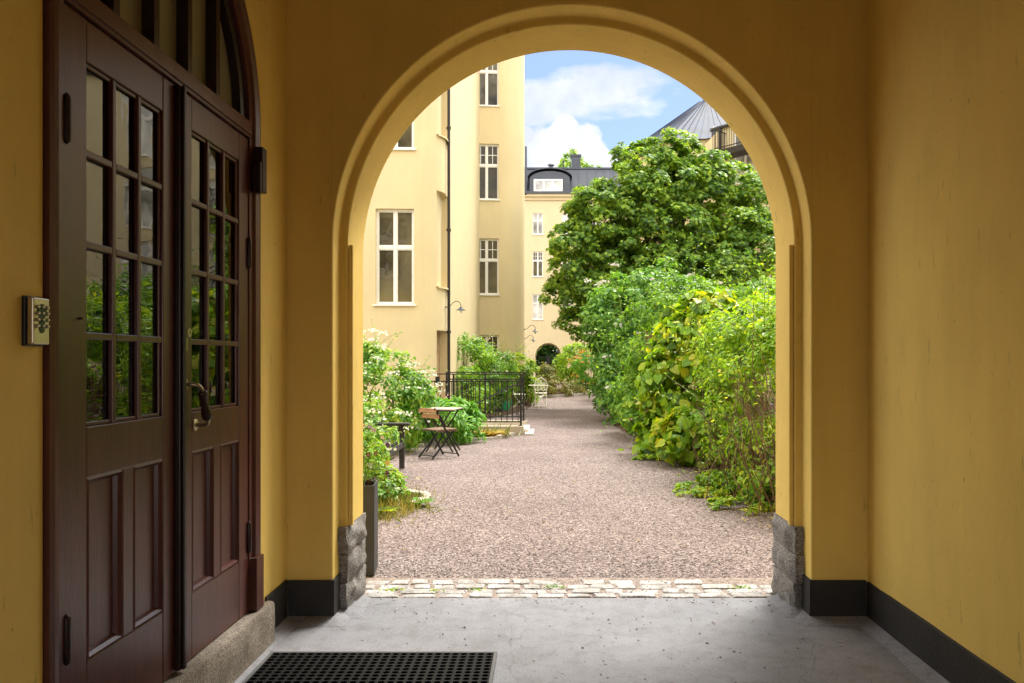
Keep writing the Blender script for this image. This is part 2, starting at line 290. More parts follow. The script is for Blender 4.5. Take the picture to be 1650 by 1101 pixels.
# ------------------------------------------------------------------ object helpers
WL = {}                                       # world location of every root
def reg(o, label, cat, group=None, kind=None):
    if label: o['label'] = label
    if cat: o['category'] = cat
    if group: o['group'] = group
    if kind: o['kind'] = kind
    return o
def thing(name, label, cat, loc=(0, 0, 0), rz=0.0, group=None):
    o = bpy.data.objects.new(name, None); COL.objects.link(o); o.empty_display_size = .1
    o.location = loc; o.rotation_euler = (0, 0, rz); WL[o] = Vector(loc) if rz == 0 else Vector((0, 0, 0))
    return reg(o, label, cat, group, 'thing')
def link_mesh(name, me, mat, parent=None, loc=None, smooth=None):
    o = bpy.data.objects.new(name, me); COL.objects.link(o)
    if mat: me.materials.append(mat)
    if parent is not None:
        o.parent = parent; off = WL[parent]; WL[o] = off
    else:
        off = Vector(loc or (0, 0, 0)); o.location = off; WL[o] = off
    if off.length > 0: me.transform(Matrix.Translation(-off))
    if smooth is not None:
        me.shade_smooth() if smooth >= 180 else me.set_sharp_from_angle(angle=math.radians(smooth))
        if smooth < 180: 
            for p in me.polygons: p.use_smooth = True
            me.set_sharp_from_angle(angle=math.radians(smooth))
    return o
class MB:
    def __init__(s): s.v = []; s.f = []
    def add(s, vs, fs):
        o = len(s.v); s.v += [tuple(map(float, v)) for v in vs]; s.f += [tuple(i + o for i in f) for f in fs]; return s
    def box(s, x0, x1, y0, y1, z0, z1):
        return s.add([(x, y, z) for x in (x0, x1) for y in (y0, y1) for z in (z0, z1)],
                     [(0, 1, 3, 2), (4, 6, 7, 5), (0, 4, 5, 1), (2, 3, 7, 6), (0, 2, 6, 4), (1, 5, 7, 3)])
    def obox(s, O, u, n, a0, a1, b0, b1, z0, z1):         # box along u, normal n, up z, from origin O
        O = Vector(O); u = Vector(u); n = Vector(n); vs = []
        for a in (a0, a1):
            for b in (b0, b1):
                for z in (z0, z1): vs.append(O + u * a + n * b + Vector((0, 0, z)))
        return s.add(vs, [(0, 1, 3, 2), (4, 6, 7, 5), (0, 4, 5, 1), (2, 3, 7, 6), (0, 2, 6, 4), (1, 5, 7, 3)])
    def bar(s, a, b, w, h):                               # rectangular bar from a to b
        a = Vector(a); b = Vector(b); d = (b - a).normalized(); up = Vector((0, 0, 1)) if abs(d.z) < .95 else Vector((0, 1, 0))
        r = d.cross(up).normalized(); q = r.cross(d); vs = [p + r * i * w / 2 + q * j * h / 2 for p in (a, b) for i in (-1, 1) for j in (-1, 1)]
        return s.add(vs, [(0, 1, 3, 2), (4, 6, 7, 5), (0, 4, 5, 1), (2, 3, 7, 6), (0, 2, 6, 4), (1, 5, 7, 3)])
    def tube(s, pts, r, n=8, cap=True):
        pts = [Vector(p) for p in pts]; rs = r if isinstance(r, (list, tuple)) else [r] * len(pts); o = len(s.v); vs = []
        q = None
        for i, p in enumerate(pts):
            d = (pts[min(i + 1, len(pts) - 1)] - pts[max(i - 1, 0)]).normalized()
            if q is None: q = d.orthogonal().normalized()
            q = (q - d * q.dot(d)).normalized(); w = d.cross(q)
            vs += [p + (q * math.cos(k * 2 * math.pi / n) + w * math.sin(k * 2 * math.pi / n)) * rs[i] for k in range(n)]
        fs = [(i * n + k, i * n + (k + 1) % n, (i + 1) * n + (k + 1) % n, (i + 1) * n + k) for i in range(len(pts) - 1) for k in range(n)]
        if cap: fs += [tuple(range(n - 1, -1, -1)), tuple((len(pts) - 1) * n + k for k in range(n))]
        return s.add(vs, fs)
    def lathe(s, prof, c, n=16, axis='z'):
        c = Vector(c); vs = []
        for r, h in prof:
            for k in range(n):
                a = 2 * math.pi * k / n; x, y = r * math.cos(a), r * math.sin(a)
                vs.append(c + (Vector((x, y, h)) if axis == 'z' else Vector((h, x, y)) if axis == 'x' else Vector((x, h, y))))
        m = len(prof); fs = [(i * n + k, i * n + (k + 1) % n, (i + 1) * n + (k + 1) % n, (i + 1) * n + k) for i in range(m - 1) for k in range(n)]
        fs += [tuple(range(n - 1, -1, -1)), tuple((m - 1) * n + k for k in range(n))]
        return s.add(vs, fs)
    def build(s, name, mat, parent=None, loc=None, smooth=None, bevel=0, seg=2, weld=False):
        me = bpy.data.meshes.new(name); me.from_pydata(s.v, [], s.f)
        if weld:
            import bmesh
            bm = bmesh.new(); bm.from_mesh(me); bmesh.ops.remove_doubles(bm, verts=bm.verts, dist=1e-5)
            bmesh.ops.recalc_face_normals(bm, faces=bm.faces); bm.to_mesh(me); bm.free()
        else: me.validate(); 
        me.update()
        o = link_mesh(name, me, mat, parent, loc, smooth)
        if bevel:
            b = o.modifiers.new("bevel", 'BEVEL'); b.width = bevel; b.segments = seg; b.limit_method = 'ANGLE'; b.angle_limit = math.radians(35)
        return o
def single(mb, name, mat, label, cat, loc, group=None, kind='thing', **kw):
    o = mb.build(name, mat, None, loc, **kw); return reg(o, label, cat, group, kind)
def struct(mb, name, mat, **kw):
    o = mb.build(name, mat, None, None, **kw); o['kind'] = 'structure'; return o

# --- walls along a path, with rectangular openings: (s0, s1, z0, z1)
class Path:
    def __init__(s, pts):
        s.p = [Vector((p[0], p[1], 0)) for p in pts]; s.c = [0.0]
        for a, b in zip(s.p, s.p[1:]): s.c.append(s.c[-1] + (b - a).length)
    def at(s, d):
        for i in range(len(s.p) - 1):
            if d <= s.c[i + 1] or i == len(s.p) - 2:
                t = (d - s.c[i]) / (s.c[i + 1] - s.c[i]); return s.p[i].lerp(s.p[i + 1], t)
    def frame(s, d, e=.02):
        a = s.at(max(0, d - e)); b = s.at(min(s.c[-1], d + e)); u = (b - a).normalized(); return u, Vector((u.y, -u.x, 0))
    def s_at_px(s, px, lo=0, hi=None):
        hi = hi or s.c[-1]; best = None
        for k in range(2001):
            d = lo + (hi - lo) * k / 2000; q = s.at(d); e = abs(q.x / q.y * F + PX - px)
            if best is None or e < best[0]: best = (e, d)
        return best[1]
def path_wall(path, z0, z1, ops, depth):
    mb = MB(); ss = sorted(set([round(v, 4) for v in path.c + [o[i] for o in ops for i in (0, 1)]]))
    zs = sorted(set([z0, z1] + [o[i] for o in ops for i in (2, 3)]))
    inside = lambda a, b: any(o[0] <= a <= o[1] and o[2] <= b <= o[3] for o in ops)
    for a, b in zip(ss, ss[1:]):
        pa, pb = path.at(a), path.at(b)
        for c, d in zip(zs, zs[1:]):
            if inside((a + b) / 2, (c + d) / 2): continue
            mb.add([(pa.x, pa.y, c), (pb.x, pb.y, c), (pb.x, pb.y, d), (pa.x, pa.y, d)], [(0, 1, 2, 3)])
    for o in ops:
        seg = [o[0]] + [v for v in ss if o[0] < v < o[1]] + [o[1]]
        inn = [(path.at(v), path.at(v) - path.frame(v)[1] * depth) for v in seg]
        for (a, ai), (b, bi) in zip(inn, inn[1:]):
            for z in (o[2], o[3]): mb.add([(a.x, a.y, z), (b.x, b.y, z), (bi.x, bi.y, z), (ai.x, ai.y, z)], [(0, 1, 2, 3)])
        for a, ai in (inn[0], inn[-1]): mb.add([(a.x, a.y, o[2]), (a.x, a.y, o[3]), (ai.x, ai.y, o[3]), (ai.x, ai.y, o[2])], [(0, 1, 2, 3)])
    return mb
def add_window(parent, path, op, depth, style, pane='pane', label=None, sill=True):
    s0, s1, z0, z1 = op; a = path.at(s0); b = path.at(s1); u = (b - a); w = u.length; u.normalize(); n = Vector((u.y, -u.x, 0))
    O = Vector((a.x, a.y, 0)) - n * depth; h = z1 - z0; fw = .042
    fr = MB(); B = lambda a0, a1, b0, b1, c0, c1: fr.obox(O, u, n, a0, a1, b0, b1, c0, c1)
    B(0, fw, .002, .07, z0 + .002, z1 - .002); B(w - fw, w, .002, .07, z0 + .002, z1 - .002)
    B(fw, w - fw, .002, .068, z0 + .002, z0 + fw); B(fw, w - fw, .002, .068, z1 - fw, z1 - .002)
    B(w / 2 - .028, w / 2 + .028, .002, .066, z0 + fw, z1 - fw)
    tz = z0 + h * style.get('transom', .6)
    for c0, c1 in ((fw, w / 2 - .028), (w / 2 + .028, w - fw)):
        B(c0, c1, .002, .062, tz - .035, tz + .035)
        for d0, d1 in ((z0 + fw, tz - .035), (tz + .035, z1 - fw)):       # casement sash edges
            B(c0, c0 + .022, .004, .05, d0, d1); B(c1 - .022, c1, .004, .05, d0, d1); B(c0 + .022, c1 - .022, .004, .048, d0, d0 + .024); B(c0 + .022, c1 - .022, .004, .048, d1 - .024, d1)
        if style.get('small'):
            mx = (c0 + c1) / 2; mz = (tz + .035 + z1 - fw) / 2
            B(mx - .012, mx + .012, .004, .046, tz + .065, z1 - fw - .03); B(c0 + .03, c1 - .03, .004, .044, mz - .012, mz + .012)
    f = fr.build('window', M['white'], parent)
    if label: f['label'] = label
    MB().obox(O, u, n, fw, w - fw, -.02, .014, z0 + fw, z1 - fw).build('pane', M[pane], f)
    if sill: MB().obox(O, u, n, -.05, w + .05, .0, depth + .05, z0 - .035, z0 + .001).build('sill', M['white'], f)
    return f

# --- planar arched opening; mp maps (u, z, depth) to world
def profile(cx, hw, z0, zs, nj=10, na=40):
    pts = [(cx - hw, z0 + (zs - z0) * i / nj) for i in range(nj)]
    pts += [(cx - hw * math.cos(math.pi * k / na), zs + hw * math.sin(math.pi * k / na)) for k in range(na + 1)]
    pts += [(cx + hw, zs - (zs - z0) * (i + 1) / nj) for i in range(nj)]
    return pts
def arch_face(mb, mp, d, u0, u1, ztop, prof):
    # left and right strips down the jambs, then vertical strips above the curve
    na = [i for i in range(len(prof))]
    mid = len(prof) // 2
    zs = sorted(set(p[1] for p in prof[:mid + 1])); 
    for a, b in zip(prof, prof[1:]):
        if abs(a[0] - b[0]) < 1e-7:
            ue = u0 if a[0] < prof[mid][0] else u1
            mb.add([mp(ue, a[1], d), mp(a[0], a[1], d), mp(b[0], b[1], d), mp(ue, b[1], d)], [(0, 1, 2, 3)])
        else:
            mb.add([mp(a[0], a[1], d), mp(b[0], b[1], d), mp(b[0], ztop, d), mp(a[0], ztop, d)], [(0, 1, 2, 3)])
    zsp = max(p[1] for p in prof if abs(p[0] - prof[0][0]) < 1e-6)
    mb.add([mp(u0, zsp, d), mp(prof[0][0], zsp, d), mp(prof[0][0], ztop, d), mp(u0, ztop, d)], [(0, 1, 2, 3)])
    mb.add([mp(u1, zsp, d), mp(prof[-1][0], zsp, d), mp(prof[-1][0], ztop, d), mp(u1, ztop, d)], [(0, 1, 2, 3)])
def strip(mb, mp, pa, da, pb, db):
    for i in range(len(pa) - 1):
        mb.add([mp(*pa[i], da), mp(*pa[i + 1], da), mp(*pb[i + 1], db), mp(*pb[i], db)], [(0, 1, 2, 3)])

# ------------------------------------------------------------------ foliage helpers
def tmpl(kind):
    if kind == 'oval':
        v = [(0, 0, 0), (0, .5, .0), (0, 1, -.06), (-.27, .30, .09), (-.22, .68, .06), (.27, .30, .09), (.22, .68, .06)]
        return v, [(0, 1, 4, 3), (1, 2, 4), (0, 5, 6, 1), (1, 6, 2)]
    if kind == 'heart':
        v = [(0, 0, 0), (0, .5, -.02), (0, 1.04, -.20)]
        for sg in (-1, 1): v += [(sg * .20, -.12, .04), (sg * .40, -.04, .07), (sg * .50, .20, .07), (sg * .44, .50, .03), (sg * .24, .82, -.07)]
        return v, [(0, 1, 5, 4, 3), (1, 2, 7, 6, 5), (0, 8, 9, 10, 1), (1, 10, 11, 12, 2)]
    if kind == 'maple':
        v = [(0, 0, 0), (0, 1.0, -.08), (-.16, .55, .02), (-.52, .72, -.05), (-.36, .32, .05), (-.55, .10, -.02), (-.2, -.02, .03),
             (.16, .55, .02), (.52, .72, -.05), (.36, .32, .05), (.55, .10, -.02), (.2, -.02, .03)]
        return v, [(0, 1, 2, 4, 6), (2, 3, 4), (4, 5, 6), (0, 11, 9, 7, 1), (7, 9, 8), (9, 11, 10)]
    if kind == 'blade':
        v = [(-.03, 0, 0), (.03, 0, 0), (-.028, .45, .10), (.028, .45, .10), (0, 1, -.08)]
        return v, [(0, 1, 3, 2), (2, 3, 4)]
    if kind == 'lance':
        v = [(0, 0, 0), (0, .5, .03), (0, 1, -.12), (-.13, .35, .06), (.13, .35, .06)]
        return v, [(0, 1, 3), (1, 2, 3), (0, 4, 1), (1, 4, 2)]
    if kind == 'flower':
        v = [(0, 0, 0)]; f = []
        for k in range(5):
            a = 2 * math.pi * k / 5; c, s = math.cos(a), math.sin(a); i = len(v)
            v += [(c * .28 - s * .2, s * .28 + c * .2, .07), (c * .55, s * .55, .02), (c * .28 + s * .2, s * .28 - c * .2, .07)]; f.append((0, i + 2, i + 1, i))
        return v, f
def leaf_mesh(name, mat, parent, pos, nrm, size, kind, droop=.5, dirs=None, loc=None):
    tv, tf = tmpl(kind); tv = np.array(tv, float); n = len(pos)
    nrm = nrm / np.linalg.norm(nrm, axis=1, keepdims=True)
    d = rng.normal(size=(n, 3)) if dirs is None else dirs + rng.normal(size=(n, 3)) * .35
    if dirs is None: d[:, 2] -= droop
    d -= nrm * (d * nrm).sum(1, keepdims=True); d /= np.linalg.norm(d, axis=1, keepdims=True) + 1e-9
    b = np.cross(d, nrm)
    V = pos[:, None, :] + size[:, None, None] * (tv[None, :, 0:1] * b[:, None] + tv[None, :, 1:2] * d[:, None] + tv[None, :, 2:3] * nrm[:, None])
    off = np.array(WL[parent] if parent is not None else (loc or (0, 0, 0))); V = V.reshape(-1, 3) - off
    k = len(tv); loops = np.concatenate([np.array(f) for f in tf]); lens = np.array([len(f) for f in tf])
    L = (loops[None] + (np.arange(n) * k)[:, None]).ravel(); ln = np.tile(lens, n); st = np.concatenate([[0], np.cumsum(ln)[:-1]])
    me = bpy.data.meshes.new(name); me.vertices.add(len(V)); me.loops.add(len(L)); me.polygons.add(len(ln))
    me.vertices.foreach_set('co', V.ravel().astype(np.float32)); me.loops.foreach_set('vertex_index', L.astype(np.int32))
    me.polygons.foreach_set('loop_start', st.astype(np.int32)); me.polygons.foreach_set('loop_total', ln.astype(np.int32))
    me.update(calc_edges=True); me.materials.append(mat)
    o = bpy.data.objects.new(name, me); COL.objects.link(o)
    if parent is not None: o.parent = parent; WL[o] = WL[parent]
    else: o.location = off; WL[o] = Vector(off)
    return o
def sph(n):
    v = rng.normal(size=(n, 3)); return v / np.linalg.norm(v, axis=1, keepdims=True)
def clumps(ells, dens, rc, zmin=.1, inner=.55):
    """sub-clumps over the surfaces of a list of ellipsoids -> centres, outward directions, radii"""
    C = []; D = []; R = []
    E = np.array(ells, float)
    for e in E:
        area = 4 * math.pi * ((e[3] * e[4]) ** 1.6 / 3 + (e[3] * e[5]) ** 1.6 / 3 + (e[4] * e[5]) ** 1.6 / 3) ** (1 / 1.6)
        n = max(6, int(area * dens)); d = sph(n); r = 1 - (1 - inner) * rng.random(n) ** 2.2
        p = e[:3] + d * e[3:] * r[:, None]
        ins = np.zeros(n, bool)
        for q in E:
            if q is e: continue
            ins |= (((p - q[:3]) / q[3:]) ** 2).sum(1) < .55
        keep = (~ins) & (p[:, 2] > zmin)
        C.append(p[keep]); D.append(d[keep]); R.append(rc * (.6 + .8 * rng.random(keep.sum())))
    return np.concatenate(C), np.concatenate(D), np.concatenate(R)
def clump_leaves(C, D, R, n, up=.6, flat=.75, zmin=.02, jit=.5):
    w = R ** 2; idx = rng.choice(len(C), n, p=w / w.sum()); d = sph(n); d = d + D[idx] * .5 + np.array([0, 0, .35]); d /= np.linalg.norm(d, axis=1, keepdims=True)
    r = R[idx] * (rng.random(n) ** .45); o = d * r[:, None]; o[:, 2] *= flat
    p = C[idx] + o; nr = d * .7 + D[idx] * .4 + np.array([0, 0, up]) + rng.normal(size=(n, 3)) * jit
    k = p[:, 2] > zmin; return p[k], nr[k]
def shoots(C, D, n, length, leaf_n, up=.5, sag=.5, spread=.5):
    """long arching shoots leaving the outline -> polylines and leaf positions / normals / directions"""
    lines = []; P_ = []; N_ = []; T_ = []
    for i in rng.choice(len(C), n):
        p = C[i].copy(); d = D[i] + np.array([0, 0, up]) + rng.normal(size=3) * spread; d /= np.linalg.norm(d); L = length * (.5 + rng.random()); pts = [p.copy()]; m = 7
        for k in range(m):
            p = p + d * L / m; d = d + np.array([0, 0, -sag / m]) + rng.normal(size=3) * .12; d /= np.linalg.norm(d); pts.append(p.copy())
        lines.append(pts)
        for k in range(leaf_n):
            t = (k + .5) / leaf_n * m; a = int(t); q = pts[a] + (pts[min(a + 1, m)] - pts[a]) * (t - a)
            side = np.cross(d, [0, 0, 1]) * (1 if k % 2 else -1); P_.append(q); N_.append(np.array([0, 0, 1]) + rng.normal(size=3) * .5); T_.append(side + d * .5)
    return lines, np.array(P_), np.array(N_), np.array(T_)
def stems_mesh(root, targets, r0, r1, base_r=.25, name='stems', mat=None, parent=None, n=5, wob=.12):
    mb = MB()
    for t in targets:
        a = np.array(root) + np.array([rng.normal() * base_r, rng.normal() * base_r, 0]); t = np.array(t); pts = []; K = 6
        bend = np.array([0, 0, .25 * np.linalg.norm(t - a)])
        for k in range(K + 1):
            f = k / K; p = a + (t - a) * f + bend * math.sin(math.pi * f) * .5 * (1 - f * .3) + rng.normal(size=3) * wob * math.sin(math.pi * f) * .5; pts.append(p)
        mb.tube(pts, [r0 + (r1 - r0) * k / K for k in range(K + 1)], n, False)
    return mb.build(name, mat or M['twig'], parent, smooth=180)
def shrub(name, label, cat, base, ells, n, size, kind, mat, rc=.22, dens=9, flowers=None, shoot=None, stems=14, stem_mat='twig', group=None, leafname='foliage', up=.6, inner=.55, r0=.018):
    t = thing(name, label, cat, base, 0, group)
    C, D, R = clumps(ells, dens, rc, inner=inner)
    p, nr = clump_leaves(C, D, R, n, up)
    sz = size * (.55 + .75 * rng.random(len(p)))
    dirs = None
    if shoot:
        ns, ln, lf = shoot[:3]; lines, sp, sn, st = shoots(C, D, ns, ln, lf, *shoot[3:])
        k = sp[:, 2] > .03; sp, sn, st = sp[k], sn[k], st[k]
        sm = MB()
        for l in lines:
            if min(q[2] for q in l) > .01: sm.tube(l, [.006 - .0008 * i * .8 for i in range(len(l))], 4, False)
        if sm.v: sm.build('sprays', M['stem_green'], t)
        d1 = rng.normal(size=p.shape); d1[:, 2] -= .6
        dirs = np.concatenate([d1, st * 1.5]); p = np.concatenate([p, sp]); nr = np.concatenate([nr, sn]); sz = np.concatenate([sz, size * (.5 + .5 * rng.random(len(sp)))])
    leaf_mesh(leafname, mat, t, p, nr, sz, kind, dirs=dirs)
    if stems:
        idx = rng.choice(len(C), min(stems, len(C)), replace=False)
        stems_mesh(base, [C[i] * .9 + np.array(base) * .1 for i in idx], r0, .005, .18, 'stems', M[stem_mat], t)
    if flowers:
        for nf, fs, fm, cl, nm in flowers:
            idx = rng.choice(len(C), nf); q = C[idx] + (D[idx] + np.array([0, -.25, .3])) * R[idx][:, None] * 1.25
            if cl > 1:
                q = np.repeat(q, cl, 0) + rng.normal(size=(nf * cl, 3)) * fs * np.array([1.1, 1.1, .4])
            q = q[q[:, 2] > .1]
            leaf_mesh(nm, M[fm], t, q, rng.normal(size=q.shape) * .6 + np.array([0, -.5, .7]), fs * (.7 + .6 * rng.random(len(q))), 'flower')
    return t

# ================================================================== THE SETTING
XL, XR, D1, D2, D3 = -1.51, 1.846, 4.444, 4.595, 4.985      # passage side walls, arch wall front / step / outer face
ACX, ZS, HW1, HW2 = 0.138, 2.18, 1.382, 1.334
ZC = 3.92
# gravel courtyard, one sheet to the horizon
g = MB(); n_ = 8
g.add([(-200, -120, -.012), (200, -120, -.012), (200, 280, -.012), (-200, 280, -.012)], [(0, 1, 2, 3)])
struct(g, 'gravel_ground', M['gravel'])
# concrete floor of the passage with a raised mortar fillet along the walls
f = MB(); f.box(XL - .35, XR + .3, -6, 4.885, -.06, 0)
def fillet(pts, side, h=.042, w=.085):
    """mortar fillet following the foot of the walls"""
    L = []
    for a, b in zip(pts, pts[1:]):
        k = max(2, int((Vector(b) - Vector(a)).length / .12)); L += [Vector(a).lerp(Vector(b), i / k) for i in range(k)]
    L.append(Vector(pts[-1])); o = len(f.v)
    for i, p in enumerate(L):
        d0 = (p - L[i - 1]).normalized() if i else (L[1] - p).normalized(); d1 = (L[i + 1] - p).normalized() if i < len(L) - 1 else d0
        n0, n1 = Vector((d0.y, -d0.x)) * side, Vector((d1.y, -d1.x)) * side; n = (n0 + n1); n = n / max(.5, n.dot(n0))
        ww = w * (1 + .35 * mnoise.noise(Vector((p.x * 2.1, p.y * 2.1, 4)))); q = p + n * ww; r = p + n * ww * .45
        f.v += [(p.x, p.y, h), (r.x, r.y, h * .45), (q.x, q.y, .0012)]
    for i in range(len(L) - 1):
        for k in (0, 1): f.f.append((o + i * 3 + k, o + i * 3 + 3 + k, o + i * 3 + 4 + k, o + i * 3 + 1 + k))
fillet([(XL, -6), (XL, D1), (ACX - HW1, D1), (ACX - HW1, D2 - .02), (ACX - HW2 + .0, D2 - .015), (ACX - HW2 + .0, D3 - .11)], 1)
fillet([(XR, -6), (XR, D1), (ACX + HW1, D1), (ACX + HW1, D2 - .02), (ACX + HW2 - .0, D2 - .015), (ACX + HW2 - .0, D3 - .11)], -1)
struct(f, 'passage_floor', M['floor'], smooth=50)
c = MB(); c.box(XL - .3, XR + .3, -2.6, D1 + .02, ZC, ZC + .2); struct(c, 'ceiling', M['ceiling'])
# row of setts between concrete and gravel
jb = MB(); jb.box(-2.2, 2.4, 4.887, 5.36, -.05, -.006); struct(jb, 'sett_bedding', M['grout'])
st = MB(); y = 4.895; row = 0
for dep in (.085, .10, .105, .11):
    x = -1.3 + random.uniform(-.1, .1)
    while x < 1.7:
        w = random.uniform(.13, .26); e = .013; j = lambda k=.012: random.uniform(-k, k)
        if not (row == 3 and random.random() < .3):
            x0, x1, y0, y1 = x + e, x + w - e, y + .007, y + dep - .007; zt = random.uniform(-.003, .008)
            q = [(x0 + j(), y0 + j(.006)), ((x0 + x1) / 2, y0 + j(.007)), (x1 + j(), y0 + j(.006)), (x1 + j(), (y0 + y1) / 2), (x1 + j(), y1 + j(.006)), ((x0 + x1) / 2, y1 + j(.007)), (x0 + j(), y1 + j(.006)), (x0 + j(), (y0 + y1) / 2)]
            cx, cy = (x0 + x1) / 2, (y0 + y1) / 2; sh = lambda k: [(cx + (a - cx) * k, cy + (b - cy) * k) for a, b in q]
            lv = [(1.0, -.02), (1.0, zt - .009), (.94, zt - .003), (.80, zt)]
            vs = [(a, b, z + j(.001)) for k, z in lv for a, b in sh(k)] + [(cx, cy, zt + .001)]
            fs = [(l * 8 + i, l * 8 + (i + 1) % 8, (l + 1) * 8 + (i + 1) % 8, (l + 1) * 8 + i) for l in range(3) for i in range(8)] + [(24 + i, 24 + (i + 1) % 8, 32) for i in range(8)]
            st.add(vs, fs)
        x += w
    y += dep; row += 1
struct(st, 'sett_paving', M['cobble'], smooth=40)

# ---- arch wall
mpA = lambda u, z, d: (u, d, z)
aw = MB(); p1 = profile(ACX, HW1, 0, ZS, 14, 56); p2 = profile(ACX, HW2, 0, ZS, 14, 56)
def wob(P_, k, sd): return [(a + k * mnoise.noise(Vector((a * 2.3, z * 2.3, sd))), z + (k * mnoise.noise(Vector((z * 2, a * 2.1, sd + 7))) if z > ZS else 0)) for a, z in P_]
front = MB()
arch_face(aw, mpA, D1, XL - .12, XR + .12, ZC + .1, p1); strip(aw, mpA, p1, D1, p1, D2)
strip(aw, mpA, p1, D2, p2, D2); strip(aw, mpA, p2, D2, p2, D3); arch_face(aw, mpA, D3, -9, 9, 4.15, p2)
awo = aw.build('arch_wall', M['ochre'], None, (0, D1, 0), weld=True, bevel=.010, seg=3, smooth=50)
reg(awo, 'ochre plastered end wall pierced by the big round arch', 'wall', None, 'thing')
for s in (-1, 1):
    e = ACX + s * HW1
    b = MB(); x0, x1 = (XL + .012, e) if s < 0 else (e, XR - .012)
    b.box(x0, x1, D1 - .013, D1 + .01, .0, .24); b.box(min(e, e - s * .012), max(e, e - s * .012), D1 - .012, D2 - .004, 0, .242)
    b.build('plinth', M['plinth'], awo, bevel=.003)
    b = MB(); b.box(min(e - s * .052, e - s * .075), max(e - s * .052, e - s * .075), D2 + .012, D2 + .040, .52, ZS + .02); b.build('corner_bead', M['ochre'], awo, bevel=.003)
    # rough granite quoins at the foot of the jamb
    xi = ACX + s * HW2; zz = 0
    for i, h in enumerate((.185, .17, .165)):
        bm = MB(); ny, nz_ = 12, 8; y0, y1 = D2 - .03 + random.uniform(-.01, .01), D3 + .03; z0, z1 = zz + .004, zz + h - .004
        def pt(fy, fz, dx, sd=i):
            Y = y0 + (y1 - y0) * fy; Z = z0 + (z1 - z0) * fz; ed = min(fy, 1 - fy, .12) / .12 * min(fz, 1 - fz, .2) / .2
            nn = mnoise.noise(Vector((Y * 9, Z * 9, s * 5 + sd))) * .6 + mnoise.noise(Vector((Y * 24, Z * 24, s * 3 + sd))) * .35
            return (xi - s * (dx + .006 + ed * .020 + nn * .045 * (.35 + ed * .65)), Y + mnoise.noise(Vector((Z * 14, dx, sd))) * .022, Z)
        vs = [pt(a / ny, b_ / nz_, 0) for a in range(ny + 1) for b_ in range(nz_ + 1)]
        fs = [(a * (nz_ + 1) + k, (a + 1) * (nz_ + 1) + k, (a + 1) * (nz_ + 1) + k + 1, a * (nz_ + 1) + k + 1) for a in range(ny) for k in range(nz_)]
        bm.add(vs, fs)
        rim = [a * (nz_ + 1) for a in range(ny + 1)] + [ny * (nz_ + 1) + k for k in range(1, nz_ + 1)] + [a * (nz_ + 1) + nz_ for a in range(ny - 1, -1, -1)] + [k for k in range(nz_ - 1, 0, -1)]
        back = [(xi + s * .046, vs[r][1], vs[r][2]) for r in rim]; o = len(bm.v); bm.add(back, [])
        for k in range(len(rim)): bm.f.append((rim[k], rim[(k + 1) % len(rim)], o + (k + 1) % len(rim), o + k))
        bm.build('quoin_stone', M['quoin'], awo, smooth=45)
        zz += h
    MB().box(min(xi - s * .002, xi + s * .03), max(xi - s * .002, xi + s * .03), D2 + .004, D3 - .002, 0, .52).build('mortar_bed', M['grout'], awo)

# ---- side walls
mpL = lambda u, z, d: (d, u, z)
DCY, DR, DSP = 3.155, .85, 2.72
lw = MB(); pl = profile(DCY, DR, 0, DSP, 10, 40)
arch_face(lw, mpL, XL, -2.6, D1, ZC, pl); strip(lw, mpL, pl, XL, pl, XL - .30)
lwo = reg(lw.build('side_wall', M['ochre'], None, (XL, 0, 0), weld=True, smooth=50, bevel=.006), 'ochre plastered wall around the dark double door', 'wall', None, 'thing')
b = MB(); b.box(XL, XL + .012, 4.10, D1 - .0135, 0, .245); b.box(XL, XL + .012, -2.6, 2.2, 0, .245); b.build('plinth', M['plinth'], lwo, bevel=.003)
rw = MB()
nY, nZ = 60, 26
vs = [(XR + .006 * mnoise.noise(Vector((a * .16, b_ * .2, 3))), -2.6 + (D1 + 2.6) * a / nY, ZC * b_ / nZ) for a in range(nY + 1) for b_ in range(nZ + 1)]
rw.add(vs, [(a * (nZ + 1) + k, (a + 1) * (nZ + 1) + k, (a + 1) * (nZ + 1) + k + 1, a * (nZ + 1) + k + 1) for a in range(nY) for k in range(nZ)])
rwo = reg(rw.build('side_wall', M['ochre'], None, (XR, 0, 0), smooth=180), 'bare ochre plastered wall with a dark grey skirting and scuff marks', 'wall', None, 'thing')
b = MB(); ys = np.linspace(-2.6, D1 - .0135, 50)
for a, c_ in zip(ys, ys[1:]):
    za, zb = (.24 + .004 * mnoise.noise(Vector((a * 5, 1, 1))), .24 + .004 * mnoise.noise(Vector((c_ * 5, 1, 1))))
    b.add([(XR - .012, a, 0), (XR - .012, c_, 0), (XR - .012, c_, zb - .012), (XR - .012, a, za - .012), (XR + .01, a, za), (XR + .01, c_, zb)], [(0, 1, 2, 3), (3, 2, 5, 4)])
b.build('plinth', M['plinth'], rwo)
# dim stair hall behind the door
h = MB(); X0, X1, Y0, Y1, Z0, Z1 = -4.6, XL - .301, 1.6, 4.7, .2, 3.9
h.add([(X0, Y0, Z0), (X1, Y0, Z0), (X1, Y1, Z0), (X0, Y1, Z0), (X0, Y0, Z1), (X1, Y0, Z1), (X1, Y1, Z1), (X0, Y1, Z1)], [(0, 1, 2, 3), (4, 5, 6, 7), (0, 1, 5, 4), (2, 3, 7, 6), (0, 3, 7, 4)])
struct(h, 'hall_wall', M['hall'])
# unseen street end added behind the viewer, arch narrowed to cut rear light
sw = MB(); arch_face(sw, mpA, -2.6, XL - .3, XR + .3, ZC, profile(ACX, 1.10, 0, 1.35, 4, 24))
reg(sw.build('street_wall', M['ochre'], None, (0, -2.6, 0)), 'unseen ochre wall added behind the viewer, its arch narrowed to cut rear light', 'wall', None, 'thing')

